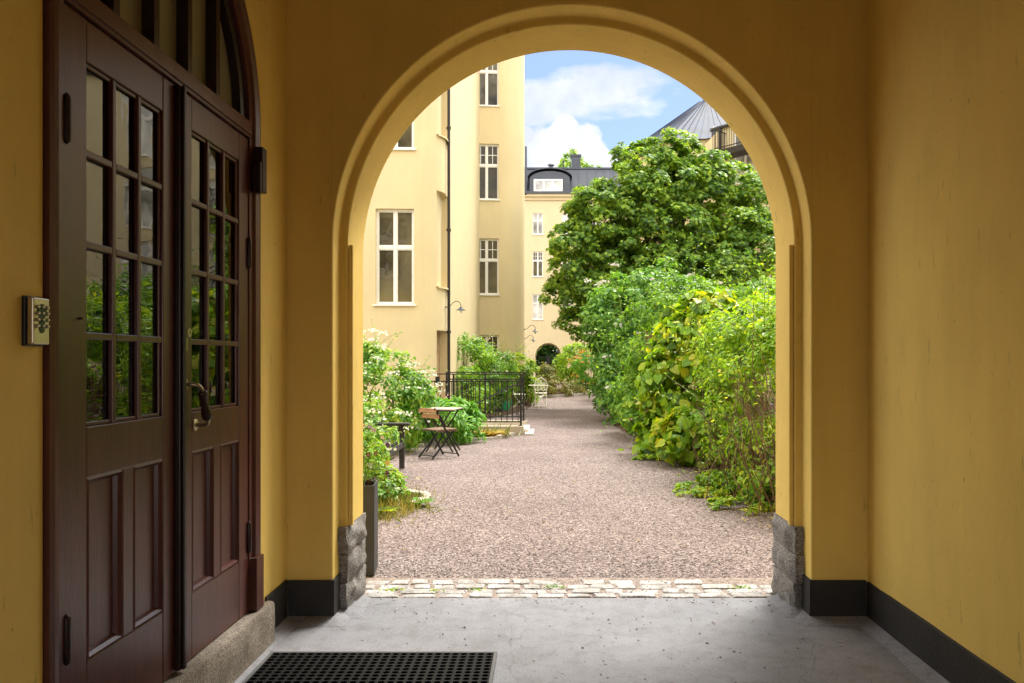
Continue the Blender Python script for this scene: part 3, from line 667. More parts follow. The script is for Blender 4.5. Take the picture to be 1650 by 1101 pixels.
# ---- double door
dd = thing('double_door', 'glossy oxblood double door with small panes under an arched fanlight', 'door', (XL, DCY, .225))
XD = -1.52
fr = MB(); R0, R1, R2 = DR - .002, DR - .055, .748
pr = [profile(DCY, r, .235, DSP, 2, 40) for r in (R0, R0 - .02, R1, R1 - .012, R2)]
for (a, da), (b_, db) in zip([(pr[0], XL - .05), (pr[0], XL + .016), (pr[1], XL + .020), (pr[2], XL + .010), (pr[3], XL - .004), (pr[4], XL - .004)], [(pr[0], XL + .016), (pr[1], XL + .020), (pr[2], XL + .010), (pr[3], XL - .004), (pr[4], XL - .004), (pr[4], XD - .09)]):
    strip(fr, mpL, a, da, b_, db)
fr.box(XD - .06, XD + .012, DCY - R2, DCY + R2, 2.633, 2.715); fr.box(XD - .05, XD + .020, DCY - R2, DCY + R2, 2.648, 2.672)
dfo = fr.build('door_frame', M['door'], dd, smooth=45)
b = MB()
for ya, yb in ((DCY - R0 - .008, DCY - R2 - .012), (DCY + R2 + .012, DCY + R0 + .008)): MB().box(XL - .02, XL + .030, ya, yb, .228, .50).build('base_block', M['door'], dd, bevel=.004)
MB().box(XL + .005, XL + .052, DCY + .780, DCY + .840, 2.37, 2.60).box(XL + .005, XL + .05, DCY + .755, DCY + .775, 2.36, 2.52).build('closer_box', M['door_dark'], dd, bevel=.005)
# fanlight
fl = MB()
for dy in (-.42, -.14, .14, .42):
    fl.box(XD - .075, XD - .012, DCY + dy - .020, DCY + dy + .020, 2.716, DSP + math.sqrt(R2 ** 2 - dy ** 2) - .01)
pi_, po = profile(DCY, R2 - .045, 2.716, DSP, 2, 32), profile(DCY, R2 - .001, 2.716, DSP, 2, 32)
strip(fl, mpL, po, XD - .012, pi_, XD - .02); strip(fl, mpL, pi_, XD - .02, pi_, XD - .075)
flo = fl.build('fanlight', M['door_dark'], dd)
gp = profile(DCY, R2 - .03, 2.70, DSP, 2, 32); gm = MB(); gm.add([(XD - .062, u, z) for u, z in gp], [tuple(range(len(gp)))]); gm.build('pane', M['fanlight_pane'], flo)
def door_leaf(y0, y1, active):
    m = MB(); xa, xb = XD - .085, XD; zb, zt = .232, 2.628; g0, g1 = y0 + .13, y1 - .115
    Z = dict(p0=.512, p1=1.118, g0=1.285, g1=2.49); mid = (g0 + g1) / 2; ms = .034
    m.box(xa, xb, y0, g0, zb, zt); m.box(xa, xb, g1, y1 - .002, zb, zt)
    for a, c_ in ((zb, Z['p0']), (Z['p1'], Z['g0']), (Z['g1'], zt)): m.box(xa, xb - .0012, g0, g1, a, c_)
    m.box(xa, xb - .0012, mid - ms, mid + ms, Z['p0'], Z['p1'])
    o = m.build('door_leaf', M['door'], dd, bevel=.004)
    for a, c_ in ((g0, mid - ms), (mid + ms, g1)):                      # sunk panels with a sloping moulding
        q = MB(); z0, z1 = Z['p0'], Z['p1']; ring = lambda k, x: [(x, a + k, z0 + k), (x, c_ - k, z0 + k), (x, c_ - k, z1 - k), (x, a + k, z1 - k)]
        rs = [ring(0, xb - .003), ring(.010, xb + .001), ring(.020, xb - .010), ring(.026, xb - .024)]; vs = sum(rs, [])
        q.add(vs, [(4 * l + i, 4 * l + (i + 1) % 4, 4 * l + 4 + (i + 1) % 4, 4 * l + 4 + i) for l in range(3) for i in range(4)] + [(12, 13, 14, 15)])
        q.build('panel', M['door'], o)
    q = MB()
    for k in range(1, 3): q.box(xb - .021, xb - .003, g0 + (g1 - g0) * k / 3 - .011, g0 + (g1 - g0) * k / 3 + .011, Z['g0'], Z['g1'])
    for k in range(1, 4):
        zz_ = Z['g0'] + (Z['g1'] - Z['g0']) * k / 4
        for i in range(3): q.box(xb - .021, xb - .004, g0 + (g1 - g0) * i / 3 + (.011 if i else 0), g0 + (g1 - g0) * (i + 1) / 3 - (.011 if i < 2 else 0), zz_ - .012, zz_ + .012)
    for a, c_, d, e in ((g0, g0 + .014, Z['g0'], Z['g1']), (g1 - .014, g1, Z['g0'], Z['g1']), (g0, g1, Z['g0'], Z['g0'] + .014), (g0, g1, Z['g1'] - .014, Z['g1'])): q.box(xb - .0205, xb - .010, a, c_, d, e)
    q.build('glazing_bar', M['door'], o, bevel=.0035)
    MB().box(xb - .026, xb - .022, g0 - .01, g1 + .01, Z['g0'] - .01, Z['g1'] + .01).build('pane', M['glass'], o)
    MB().box(xb - .080, xb - .058, g0 + (g1 - g0) * .34, g0 + (g1 - g0) * .40, Z['g0'], Z['g1'])
    return o
la = door_leaf(DCY - .748, DCY, False); lb = door_leaf(DCY, DCY + .748, True)
a = MB(); a.box(XD + .001, XD + .024, DCY - .026, DCY + .022, .242, 2.626); a.box(XD + .024, XD + .036, DCY - .014, DCY + .010, .242, 2.63); a.build('astragal', M['door_dark'], la, bevel=.004)
for lf, yy, zs_ in ((la, DCY - .735, (2.265, .625)), (lb, DCY + .742, (2.05, .61))):
    for z in zs_: MB().lathe([(.001, -.082), (.011, -.072), (.013, -.06), (.013, .06), (.011, .072), (.001, .082)], (XD + .006, yy, z), 12).build('hinge', M['door_dark'], lf, smooth=40)
hb = MB(); y0 = DCY + .085
hb.lathe([(.026, 0), (.026, .004), (.018, .008)], (XD, y0 - .02, 1.405), 18, 'x'); hb.lathe([(.026, 0), (.026, .004), (.018, .008)], (XD, y0 + .075, 1.228), 18, 'x')
hb.tube([(XD, y0 - .02, 1.405), (XD + .03, y0 - .018, 1.405), (XD + .052, y0 - .008, 1.400), (XD + .060, y0 + .004, 1.385), (XD + .060, y0 + .01, 1.37), (XD + .060, y0 + .060, 1.26), (XD + .060, y0 + .066, 1.246), (XD + .053, y0 + .072, 1.232), (XD + .035, y0 + .075, 1.228), (XD, y0 + .075, 1.228)], .009, 10)
hdl = hb.build('handle', M['brass'], lb, smooth=50)
A_, B_ = Vector((XD + .060, y0 + .008, 1.378)), Vector((XD + .060, y0 + .063, 1.252)); gr = MB()
gr.tube([A_.lerp(B_, t) for t in (0, .03, .1, .2, .4, .55, .7, .85, .95, 1)], [.012, .019, .021, .019, .0145, .0165, .021, .0235, .021, .013], 14); gr.build('grip', M['grip'], hdl, smooth=60)
lk = MB(); lk.lathe([(.021, 0), (.021, .014), (.018, .018), (.010, .018), (.010, .015)], (XD, DCY + .072, 1.622), 20, 'x'); lk.box(XD, XD + .003, DCY + .060, DCY + .084, 1.545, 1.60)
lk.build('lock', M['brass'], lb, smooth=40)
MB().lathe([(.004, 0), (.004, .010), (.002, .012)], (XD, DCY - .66, 1.64), 8, 'x').build('knob', M['door_dark'], la)

# ---- granite door step
sb = MB(); K = 30
for i in range(K + 1):
    Y = 2.20 + (4.105 - 2.20) * i / K; q = lambda s_, k=.006: k * mnoise.noise(Vector((Y * 3, s_, 2.2)))
    sb.v += [(XL - .29, Y, 0), (XL - .29, Y, .225), (XL + .03, Y, .225 + q(1, .003)), (XL + .042 + q(2), Y, .222 + q(3, .003)), (XL + .050 + q(4), Y, .208), (XL + .050 + q(5), Y, .11), (XL + .052 + q(6), Y, 0)]
sb.f += [(i * 7 + k, i * 7 + k + 1, (i + 1) * 7 + k + 1, (i + 1) * 7 + k) for i in range(K) for k in range(6)] + [tuple(range(7)), tuple(K * 7 + k for k in range(6, -1, -1))]
single(sb, 'door_step', M['step'], 'speckled granite step under the oxblood double door', 'step', (XL, 3.15, 0), smooth=40)
# ---- keypad
kp = thing('door_keypad', 'small brushed metal keypad on the wall left of the door', 'keypad', (XL, 2.25, 1.62))
MB().box(XL, XL + .012, 2.205, 2.288, 1.545, 1.69).build('back_plate', M['iron'], kp, bevel=.003)
MB().box(XL + .012, XL + .032, 2.210, 2.283, 1.55, 1.686).build('face_plate', M['steel'], kp, bevel=.004)
MB().lathe([(.020, 0), (.020, .0022), (.001, .0025)], (XL + .032, 2.247, 1.648), 18, 'x').box(XL + .032, XL + .0342, 2.236, 2.258, 1.596, 1.648).lathe([(.011, 0), (.011, .0021), (.001, .0024)], (XL + .032, 2.247, 1.594), 14, 'x').build('green_panel', M['key_green'], kp)
for r in range(4):
    for c_ in range(3): MB().lathe([(.0055, 0), (.0055, .005), (.004, .007), (.0005, .0075)], (XL + .033, 2.226 + .021 * c_, 1.659 - .0185 * r), 10, 'x').build('button', M['steel'], kp, smooth=40)

# ---- rubber mat let into the floor
mt = thing('door_mat', 'black rubber honeycomb mat let into the concrete floor', 'mat', (-.84, 3.4, 0))
x0, x1, y0, y1 = -1.40, -.275, 2.78, 3.925
MB().box(x0, x1, y0, y1, .001, .003).build('well', M['pit'], mt)
b = MB()
for q in ((x0 - .016, x0, y0 - .016, y1 + .016), (x1, x1 + .016, y0 - .016, y1 + .016), (x0, x1, y1, y1 + .016), (x0, x1, y0 - .016, y0)): b.box(*q, .0008, .017)
b.build('frame', M['mat_frame'], mt, bevel=.001)
rb = MB(); nx, ny = 26, 30; dx, dy = (x1 - x0) / nx, (y1 - y0) / ny
for i in range(nx):
    for j in range(ny):
        cx, cy = x0 + (i + .5) * dx, y0 + (j + .5) * dy; o = []
        for z in (.016, .004):
            for k in range(12):
                a = math.pi * 2 * k / 12 + .2618; o.append((cx + math.cos(a) * dx * .38, cy + math.sin(a) * dy * .38, z))
        sq = []
        for k in range(12):
            a = math.pi * 2 * k / 12 + .2618; c_, s_ = math.cos(a), math.sin(a); m_ = max(abs(c_), abs(s_)); sq.append((cx + c_ / m_ * dx / 2, cy + s_ / m_ * dy / 2, .016))
        rb.add(o + sq, [(24 + k, 24 + (k + 1) % 12, (k + 1) % 12, k) for k in range(12)] + [(k, (k + 1) % 12, 12 + (k + 1) % 12, 12 + k) for k in range(12)])
rb.build('rubber_grid', M['rubber'], mt)

# ================================================================== BUILDINGS
# ---- near rounded stair building on the left
lp = [(-12, 17.1), (-3.05, 17.36)] + [(-3.05 + .65 * math.sin(t), 18.01 - .65 * math.cos(t)) for t in np.linspace(.08, math.pi / 2, 14)] + [(-2.40, 22.0), (-2.40, 27.4)]
path = Path(lp)
bl = thing('stair_building', 'cream plastered building with a rounded corner beside the railing', 'building', (-6, 17.2, 0))
s = lambda px: path.s_at_px(px, 0, path.c[-3])
sa, sb_ = s(605), s(667); sc0 = s(703.5); sc1 = path.c[-3] + .42
wins = [(sa, sb_, 2.79, 4.95), (sa, sb_, 6.30, 8.45), (sa, sb_, 9.8, 11.9), (sa - 3.2, sb_ - 3.2, 2.79, 4.95), (sa - 3.2, sb_ - 3.2, 6.3, 8.45)]
nich = [(sc0, sc1, .12, 2.22), (sc0, sc1, 3.22, 5.42), (sc0, sc1, 6.70, 8.9)]
path_wall(path, -.05, 14, wins + nich, .20).build('wall', M['cream'], bl, smooth=30)
for i, o in enumerate(wins): add_window(bl, path, o, .15, dict(transom=.60))
MB().add([(-12, 17.1, 14), (-3.05, 17.36, 14), (-2.4, 18.0, 14), (-2.4, 27.4, 14), (-12, 27.4, 14), (-7, 22, 16.5)], [(0, 1, 5), (1, 2, 5), (2, 3, 5), (3, 4, 5), (4, 0, 5)]).build('roof', M['roof_metal'], bl)
for o in nich[1:]:
    seg = np.linspace(o[0], o[1], 12); q = MB(); pts = [path.at(v) for v in seg]; nn = [path.frame(v)[1] for v in seg]
    for (pa, na_), (pb, nb) in zip(zip(pts, nn), zip(pts[1:], nn[1:])):
        qa, qb = pa - na_ * .14, pb - nb * .14
        q.add([(qa.x, qa.y, o[2]), (qb.x, qb.y, o[2]), (qb.x, qb.y, o[3]), (qa.x, qa.y, o[3])], [(0, 1, 2, 3)])
    q.build('blind_niche', M['cream'], bl)
    q = MB()
    for (pa, na_), (pb, nb) in zip(zip(pts, nn), zip(pts[1:], nn[1:])):
        q.add([tuple(pa - na_ * .14 + Vector((0, 0, o[2] + .02))), tuple(pb - nb * .14 + Vector((0, 0, o[2] + .02))), tuple(pb + nb * .06 + Vector((0, 0, o[2]))), tuple(pa + na_ * .06 + Vector((0, 0, o[2]))), tuple(pb + nb * .06 + Vector((0, 0, o[2] - .04))), tuple(pa + na_ * .06 + Vector((0, 0, o[2] - .04)))], [(0, 1, 2, 3), (3, 2, 4, 5)])
    q.build('niche_sill', M['cream'], bl)
q = MB(); o = nich[0]; seg = np.linspace(o[0], o[1], 12); pts = [path.at(v) - path.frame(v)[1] * .19 for v in seg]
for pa, pb in zip(pts, pts[1:]): q.add([(pa.x, pa.y, o[2]), (pb.x, pb.y, o[2]), (pb.x, pb.y, o[3]), (pa.x, pa.y, o[3])], [(0, 1, 2, 3)])
dr = q.build('door', M['trellis'], bl)
pa = path.at(sc0 + .02); MB().box(pa.x - .03, pa.x + .05, pa.y - .06, pa.y + .02, 1.0, 1.16).build('handle', M['iron'], dr)
# downpipe in the corner
dp = MB(); px_, py_ = -2.335, 18.12
dp.tube([(px_, py_, z) for z in (.12, 3, 6, 9, 12, 13.9)], .036, 12)
dpo = single(dp, 'downpipe', M['pipe'], 'dark brown downpipe in the corner between the rounded building and the tower', 'pipe', (px_, py_, 0), smooth=60)
for z in (2.2, 4.6, 7.0, 9.4, 11.8): MB().lathe([(.052, -.03), (.052, .03)], (px_, py_, z), 12).box(px_ - .065, px_, py_ - .012, py_ + .012, z - .012, z + .012).build('bracket', M['pipe'], dpo)

def gooseneck(name, label, base, u, size, group=None, sh='roof_metal'):
    """wall lamp: bracket plate, swan-neck arm in direction u, enamel shade and bulb"""
    t = thing(name, label, 'lamp', base, 0, group); b = Vector(base); u = Vector(u).normalized(); up = Vector((0, 0, 1)); k = size
    at = lambda a, z: b + u * a * k + up * z * k
    MB().tube([at(0, 0), at(.04, 0)], .055 * k, 12).build('bracket', M['iron'], t)
    MB().tube([at(.02, 0), at(.16, .02), at(.26, .10), at(.36, .22), at(.48, .285), at(.60, .275), at(.70, .20), at(.74, .08), at(.74, 0.0)], .017 * k, 8).build('arm', M['iron'], t, smooth=60)
    MB().lathe([(.03, .02), (.05, 0), (.075, -.06), (.16, -.11), (.24, -.135), (.235, -.145), (.15, -.12), (.04, -.07)], at(.74, 0), 20).v
    mb = MB(); mb.lathe([(r * k, h_ * k) for r, h_ in [(.03, .02), (.05, 0), (.075, -.06), (.16, -.11), (.24, -.135), (.235, -.145), (.15, -.12), (.04, -.07)]], at(.74, 0), 20); mb.build('shade', M[sh], t, smooth=50)
    mb = MB(); mb.lathe([(r * k, h_ * k) for r, h_ in [(.04, -.10), (.065, -.15), (.068, -.22), (.05, -.27), (.015, -.295)]], at(.74, 0), 14); mb.build('bulb', M['bulb'], t, smooth=60)
    return t
gooseneck('wall_lamp', 'gooseneck wall lamp beside the dark downpipe above the railing', (-2.385, 17.93, EYE + 88 * 17.93 / F), (1, .05, 0), .48, sh='roof_blue')

# ---- tower further back
tp = [(-5.4, 26.72), (-1.72, 27.0)] + [(-1.70 + .85 * math.sin(t), 27.85 - .85 * math.cos(t)) for t in np.linspace(.08, 1.80, 20)] + [(-1.9, 34), (-3.0, 44)]
path = Path(tp); bt = thing('tower_building', 'tall cream tower with a curved right edge and white windows', 'building', (-3, 26.8, 0))
s = lambda px: path.s_at_px(px, 0, path.c[-3])
wz = [(.52, 2.44), (3.85, 5.82), (7.18, 9.14), (10.47, 12.45)]
wins = [(s(764), s(804), a, b_) for a, b_ in wz] + [(s(764) - 1.9, s(804) - 1.9, a, b_) for a, b_ in wz]
path_wall(path, -.05, 16.6, wins, .20).build('wall', M['cream'], bt, smooth=30)
for o in wins: add_window(bt, path, o, .15, dict(transom=.62, small=True))
MB().add([(-5.6, 26.6, 16.6), (-1.7, 26.85, 16.6), (-.75, 27.8, 16.6), (-2.8, 40, 16.6), (-5.6, 40, 16.6), (-3.4, 33, 19)], [(0, 1, 5), (1, 2, 5), (2, 3, 5), (3, 4, 5), (4, 0, 5)]).build('roof', M['roof_metal'], bt)
gooseneck('wall_lamp', 'gooseneck lamp on the curved edge of the tower', (-.862, 27.6, EYE + 52 * 27.6 / F), (1, .1, 0), .55)
gooseneck('wall_lamp', 'lower small gooseneck lamp just under the lamp on the tower edge', (-.858, 27.75, EYE + 37 * 27.75 / F), (1, .15, 0), .45)

# ---- far building with mansard roof and arch
Yf = 54.0; fx = lambda px: (px - PX) * Yf / F; fz = lambda py: EYE - (py - PY) * Yf / F
bf = thing('mansard_building', 'distant cream house with dark mansard roof and archway', 'building', (4, Yf, 0))
mpF = lambda u, z, d: (u, d, z)
acx, ahw = fx(883.5), (fx(904.5) - fx(862.5)) / 2; asp = fz(553) - ahw
XF0, XF1 = -6.5, 13.0
lowz = fz(528)
m = MB(); pa = profile(acx, ahw, -.05, asp, 3, 24); arch_face(m, mpF, Yf, XF0, XF1, lowz, pa); strip(m, mpF, pa, Yf, pa, Yf + 5.0); m.build('ground_floor_wall', M['cream_far'], bf)
path = Path([(XF0, Yf), (XF1, Yf)]); cols = [866.5, 913.5, 960.5, 1007.5, 1054.5, 1101.5]; wins = []
for cpx in cols:
    for ya, yb in ((343.5, 378), (405.5, 446), (474.5, 515)):
        a = fx(cpx - 8.5) - XF0; b_ = fx(cpx + 8.5) - XF0; wins.append((a, b_, fz(yb), fz(ya)))
path_wall(path, lowz, fz(316), wins, .16).build('wall', M['cream_far'], bf)
for i, o in enumerate(wins): add_window(bf, path, o, .12, dict(transom=.64, small=i % 3 == 1), pane='pane_light' if i % 3 != 1 else 'pane')
m = MB(); m.box(XF0, XF1, Yf - .12, Yf, fz(323), fz(318)); m.box(XF0, XF1, Yf - .30, Yf + .02, fz(318), fz(314)); m.build('cornice', M['cream_far'], bf)
zr0, zr1 = fz(314), fz(266)
m = MB(); m.box(XF0, XF1, Yf - .42, Yf - .02, zr0 + .004, zr0 + .16)
m.add([(XF0, Yf - .1, zr0 + .16), (XF1, Yf - .1, zr0 + .16), (XF1, Yf + 1.1, zr1), (XF0, Yf + 1.1, zr1), (XF1, Yf + 6, zr1 + .9), (XF0, Yf + 6, zr1 + .9)], [(0, 1, 2, 3), (3, 2, 4, 5)])
x = XF0
while x < XF1: m.bar((x, Yf - .11, zr0 + .18), (x, Yf + 1.09, zr1 + .01), .03, .04); x += .62
m.box(XF0, XF1, Yf + 1.02, Yf + 1.14, zr1 - .03, zr1 + .09)
rfo = m.build('roof', M['roof_metal'], bf)
# arched dormer
dc, dw = fx(886), fx(915) - fx(886) + .15; d0 = Yf - .25; zt = fz(282)
m = MB(); pr_o = [(dc - dw, zr0 + .16)] + [(dc + dw * math.sin(t), zt - .35 + .62 * math.cos(t) ** 1.0 * .9) for t in np.linspace(-math.pi / 2, math.pi / 2, 21)] + [(dc + dw, zr0 + .16)]
m.add([(u, d0, z) for u, z in pr_o], [tuple(range(len(pr_o)))]); strip(m, mpF, pr_o, d0, pr_o, Yf + 1.2)
ov = [(dc + (dw + .14) * math.sin(t), zt - .30 + .66 * math.cos(t)) for t in np.linspace(-math.pi / 2, math.pi / 2, 21)]; ov2 = [(dc + (dw + .14) * math.sin(t), zt - .22 + .66 * math.cos(t)) for t in np.linspace(-math.pi / 2, math.pi / 2, 21)]
strip(m, mpF, ov, d0 - .16, ov2, d0 - .16); strip(m, mpF, ov2, d0 - .16, ov2, Yf + 1.0); strip(m, mpF, ov, d0 - .16, ov, d0)
dmo = m.build('dormer', M['roof_metal'], rfo)
wf = MB(); W0, W1, Z0_, Z1_ = fx(861.5), fx(905), fz(310), fz(290.5)
for k in range(4): xx = W0 + (W1 - W0) * k / 3; wf.box(xx - .06, xx + .06, d0 - .06, d0 - .002, Z0_, Z1_)
wf.box(W0, W1, d0 - .058, d0 - .002, Z0_, Z0_ + .1); wf.box(W0, W1, d0 - .058, d0 - .002, Z1_ - .1, Z1_)
wo = wf.build('window', M['white'], bf); MB().box(W0, W1, d0 - .03, d0 - .001, Z0_ + .1, Z1_ - .1).build('pane', M['pane_light'], wo)
m = MB(); m.box(fx(922), fx(936.5), Yf + 1.4, Yf + 2.2, zr1 - .8, fz(243)); m.box(fx(920.5), fx(938), Yf + 1.33, Yf + 2.27, fz(243), fz(240.5)); m.build('chimney', M['roof_metal'], rfo)
m = MB(); m.lathe([(.14, 0), (.14, .34), (.24, .34), (.24, .42), (.05, .55)], (fx(888), Yf + 1.6, zr1), 12); m.build('vent', M['roof_metal'], rfo)
m = MB(); m.box(fx(907.5), fx(909), Yf + .7, Yf + .76, zr1 - .9, zr1 + .5); m.build('flue_pipe', M['iron'], rfo)
m = MB(); m.box(fx(846), fx(849), Yf - .3, Yf + .3, fz(316), fz(238)); m.build('party_wall', M['roof_metal'], bf)
# iron gate in the far arch
gt = thing('iron_gate', 'black iron gate standing in the distant archway', 'gate', (acx, Yf + .6, 0)); w0, w1 = acx - ahw, acx + ahw
m = MB(); zt = fz(574)
for z in (.12, zt - .06, zt * .62): m.box(w0, w1, Yf + .58, Yf + .62, z, z + .05)
m.box(acx - .14, acx + .14, Yf + .575, Yf + .625, .1, zt); m.build('gate_frame', M['iron'], gt)
m = MB()
for k in range(15): xx = w0 + (w1 - w0) * (k + .5) / 15; m.tube([(xx, Yf + .6, .1), (xx, Yf + .6, zt)], .012, 5)
m.build('bars', M['iron'], gt)

# ---- right hand building with turret roof and balconies, mostly behind the maple
A = Vector((7.55, 34.0, 0)); dirv = Vector((.66, -.75, 0)).normalized(); B2 = A + dirv * 16
pr_pts = [(A.x - .5, A.y + 9), (A.x, A.y), (B2.x, B2.y)]; path = Path(pr_pts)
br = thing('balcony_building', 'cream building with iron balconies and blue grey turret roof behind the maple', 'building', (A.x, A.y, 0))
s0 = path.c[1]; wins = [(s0 + d, s0 + d + 1.1, z, z + 2.3) for z in (.6, 3.7, 6.5, 9.2) for d in (.75, 3.4, 6.4)]
path_wall(path, -.05, 11.75, wins, .2).build('wall', M['cream_far'], br)
for o in wins: add_window(br, path, o, .15, dict(transom=.68), pane='pane_light')
nrm_ = Vector((dirv.y, -dirv.x, 0))
m = MB(); m.obox(A, dirv, nrm_, -.15, 16, -.2, .18, 11.75, 11.85); m.build('cornice', M['roof_metal'], br)
m = MB(); C0 = Vector((1142 - PX, 0, 0)).x * 42 / F; cz = 12.35; nside = 8; cc = Vector((C0, 42.0, 0)); R_ = 5.1; ap = EYE + (PY - 166) * 42 / F
ring = [(cc.x + R_ * math.cos(a), cc.y + R_ * math.sin(a)) for a in [2 * math.pi * (k + .18) / nside for k in range(nside)]]
top = [(cc.x + (a - cc.x) * .11, cc.y + (b_ - cc.y) * .11) for a, b_ in ring]
m.add([(a, b_, cz) for a, b_ in ring] + [(a, b_, ap) for a, b_ in top], [(k, (k + 1) % nside, nside + (k + 1) % nside, nside + k) for k in range(nside)] + [tuple(range(nside, 2 * nside))])
for k in range(nside):
    for j in range(9):
        t = j / 9; p0 = Vector((*ring[k], cz)).lerp(Vector((*ring[(k + 1) % nside], cz)), t); p1_ = Vector((*top[k], ap)).lerp(Vector((*top[(k + 1) % nside], ap)), t); m.bar(p0, p1_, .035, .06)
tr_ = m.build('turret_roof', M['roof_blue'], br)
m = MB(); m.tube([(cc.x - .35, cc.y - .5, ap - .3), (cc.x - .35, cc.y - .5, ap + .35)], .05, 8); m.tube([(cc.x + .1, cc.y - .5, ap - .3), (cc.x + .1, cc.y - .5, ap + .25)], .03, 8); m.build('finial', M['iron'], tr_)
m = MB(); m.add([(a, b_, z) for z in (-.05, cz + .05) for a, b_ in [(cc.x + (x_ - cc.x) * .93, cc.y + (y_ - cc.y) * .93) for x_, y_ in ring]], [(k, (k + 1) % nside, nside + (k + 1) % nside, nside + k) for k in range(nside)]); m.build('turret_wall', M['cream_far'], br)
m = MB(); q = P(1151, 215, 36); m.lathe([(.14, -1.2), (.14, .1), (.22, .1), (.22, .2), (.05, .3)], q, 12); m.build('flue_pipe', M['roof_metal'], br)
# drainpipe on the corner
m = MB(); q = A + nrm_ * .1 + dirv * .12; m.tube([(q.x, q.y, 0), (q.x, q.y, 11.75)], .07, 10); m.build('drainpipe', M['pipe'], br)
def balcony(d0, d1, z, k):
    m = MB(); O = A
    m.obox(O, dirv, nrm_, d0, d1, 0.0, .95, z - .16, z); m.obox(O, dirv, nrm_, d0 - .02, d1 + .02, .93, .97, z - .2, z + .04)
    for d in (d0 + .15, d1 - .15):
        a = O + dirv * d + nrm_ * .02 + Vector((0, 0, z - .9)); b_ = O + dirv * d + nrm_ * .85 + Vector((0, 0, z - .16)); m.bar(a, b_, .05, .05)
    o = m.build('balcony', M['pipe'], br)
    r = MB()
    for h_ in (.12, .98): r.obox(O, dirv, nrm_, d0, d1, .92, .955, z + h_, z + h_ + .035); r.obox(O, dirv, nrm_, d0, d0 + .035, 0, .92, z + h_, z + h_ + .035); r.obox(O, dirv, nrm_, d1 - .035, d1, 0, .92, z + h_, z + h_ + .035)
    nb = int((d1 - d0) / .12)
    for i in range(nb + 1):
        p_ = O + dirv * (d0 + .02 + (d1 - d0 - .04) * i / nb) + nrm_ * .937; r.tube([(p_.x, p_.y, z + .03), (p_.x, p_.y, z + 1.0)], .012, 5)
    for i in range(8):
        for dd_ in (d0 + .018, d1 - .018): p_ = O + dirv * dd_ + nrm_ * (.06 + .11 * i); r.tube([(p_.x, p_.y, z + .03), (p_.x, p_.y, z + 1.0)], .012, 5)
    r.build('railing', M['iron'], o)
balcony(.35, 4.6, EYE + (PY - 252) * 33.7 / F, 0); balcony(.35, 4.6, 7.3, 1); balcony(.9, 5.2, 4.2, 2)
# ---- garden front of the house over the passage
gh = thing('gate_house', 'cream garden front over the arch, behind the viewer of the courtyard', 'building', (0, 4.9, 4.15))
path = Path([(9, 4.984), (-9, 4.984)]); ops = [(d, d + 1.1, z, z + 1.9) for z in (5.0, 8.2) for d in (1.2, 4.2, 7.4, 10.6, 13.8)]
path_wall(path, 4.15, 11.2, ops, .2).build('wall', M['cream'], gh)
for o in ops: add_window(gh, path, o, .15, dict(transom=.62, small=True))
MB().box(-9, 9, 4.3, 5.3, 11.2, 11.35).build('roof', M['roof_metal'], gh)
# ---- wing of the gate house beside the arch, outside
wg = thing('garden_wing', 'cream side wing next to the arch, seen in the door panes', 'building', (6.0, 5.2, 0))
path = Path([(6.0, 12.5), (6.0, 4.99)]); o = (1.6, 2.6, 2.9, 4.7)
path_wall(path, -.05, 5.6, [o], .2).build('wall', M['cream'], wg); add_window(wg, path, o, .15, dict(transom=.62, small=True))
MB().add([(6.0, 12.5, -.05), (12, 12.5, -.05), (12, 12.5, 5.6), (6.0, 12.5, 5.6)], [(0, 1, 2, 3)]).build('end_wall', M['cream'], wg)
MB().add([(5.8, 12.7, 5.6), (12, 12.7, 5.6), (12, 4.9, 5.6), (5.8, 4.9, 5.6), (9, 8.8, 7)], [(0, 1, 4), (1, 2, 4), (2, 3, 4), (3, 0, 4)]).build('roof', M['roof_metal'], wg)

# ================================================================== GARDEN GROUND
def sheet(name, pts, mat, z, kind='structure', mound=.05):
    """flat bed with a slightly domed, uneven surface"""
    P2 = np.array(pts, float); c = P2.mean(0); vs = []; K = 6; n = len(pts)
    for k in range(K + 1):
        f = k / K
        for p in P2:
            q = p + (c - p) * f; vs.append((q[0], q[1], z + mound * min(1, f * 3) + .02 * mnoise.noise(Vector((q[0] * 3, q[1] * 3, 1)))* min(1, f * 4)))
    fs = [(k * n + i, k * n + (i + 1) % n, (k + 1) * n + (i + 1) % n, (k + 1) * n + i) for k in range(K) for i in range(n)]
    m = MB(); m.add(vs, fs); return struct(m, name, mat, smooth=180)
def GP(px, py): Y = EYE * F / (py - PY); return ((px - PX) * Y / F, Y)       # ground point under a photo pixel
def smooth_line(pts, n=60):
    P_ = [np.array(p) for p in pts]; P_ = [2 * P_[0] - P_[1]] + P_ + [2 * P_[-1] - P_[-2]]; out = []
    for i in range(1, len(P_) - 2):
        for k in range(n // (len(P_) - 3) + 1):
            t = k / (n // (len(P_) - 3) + 1); a, b, c, d = P_[i - 1:i + 3]
            out.append(.5 * (2 * b + (c - a) * t + (2 * a - 5 * b + 4 * c - d) * t * t + (3 * b - a - 3 * c + d) * t ** 3))
    out.append(P_[-2]); return out
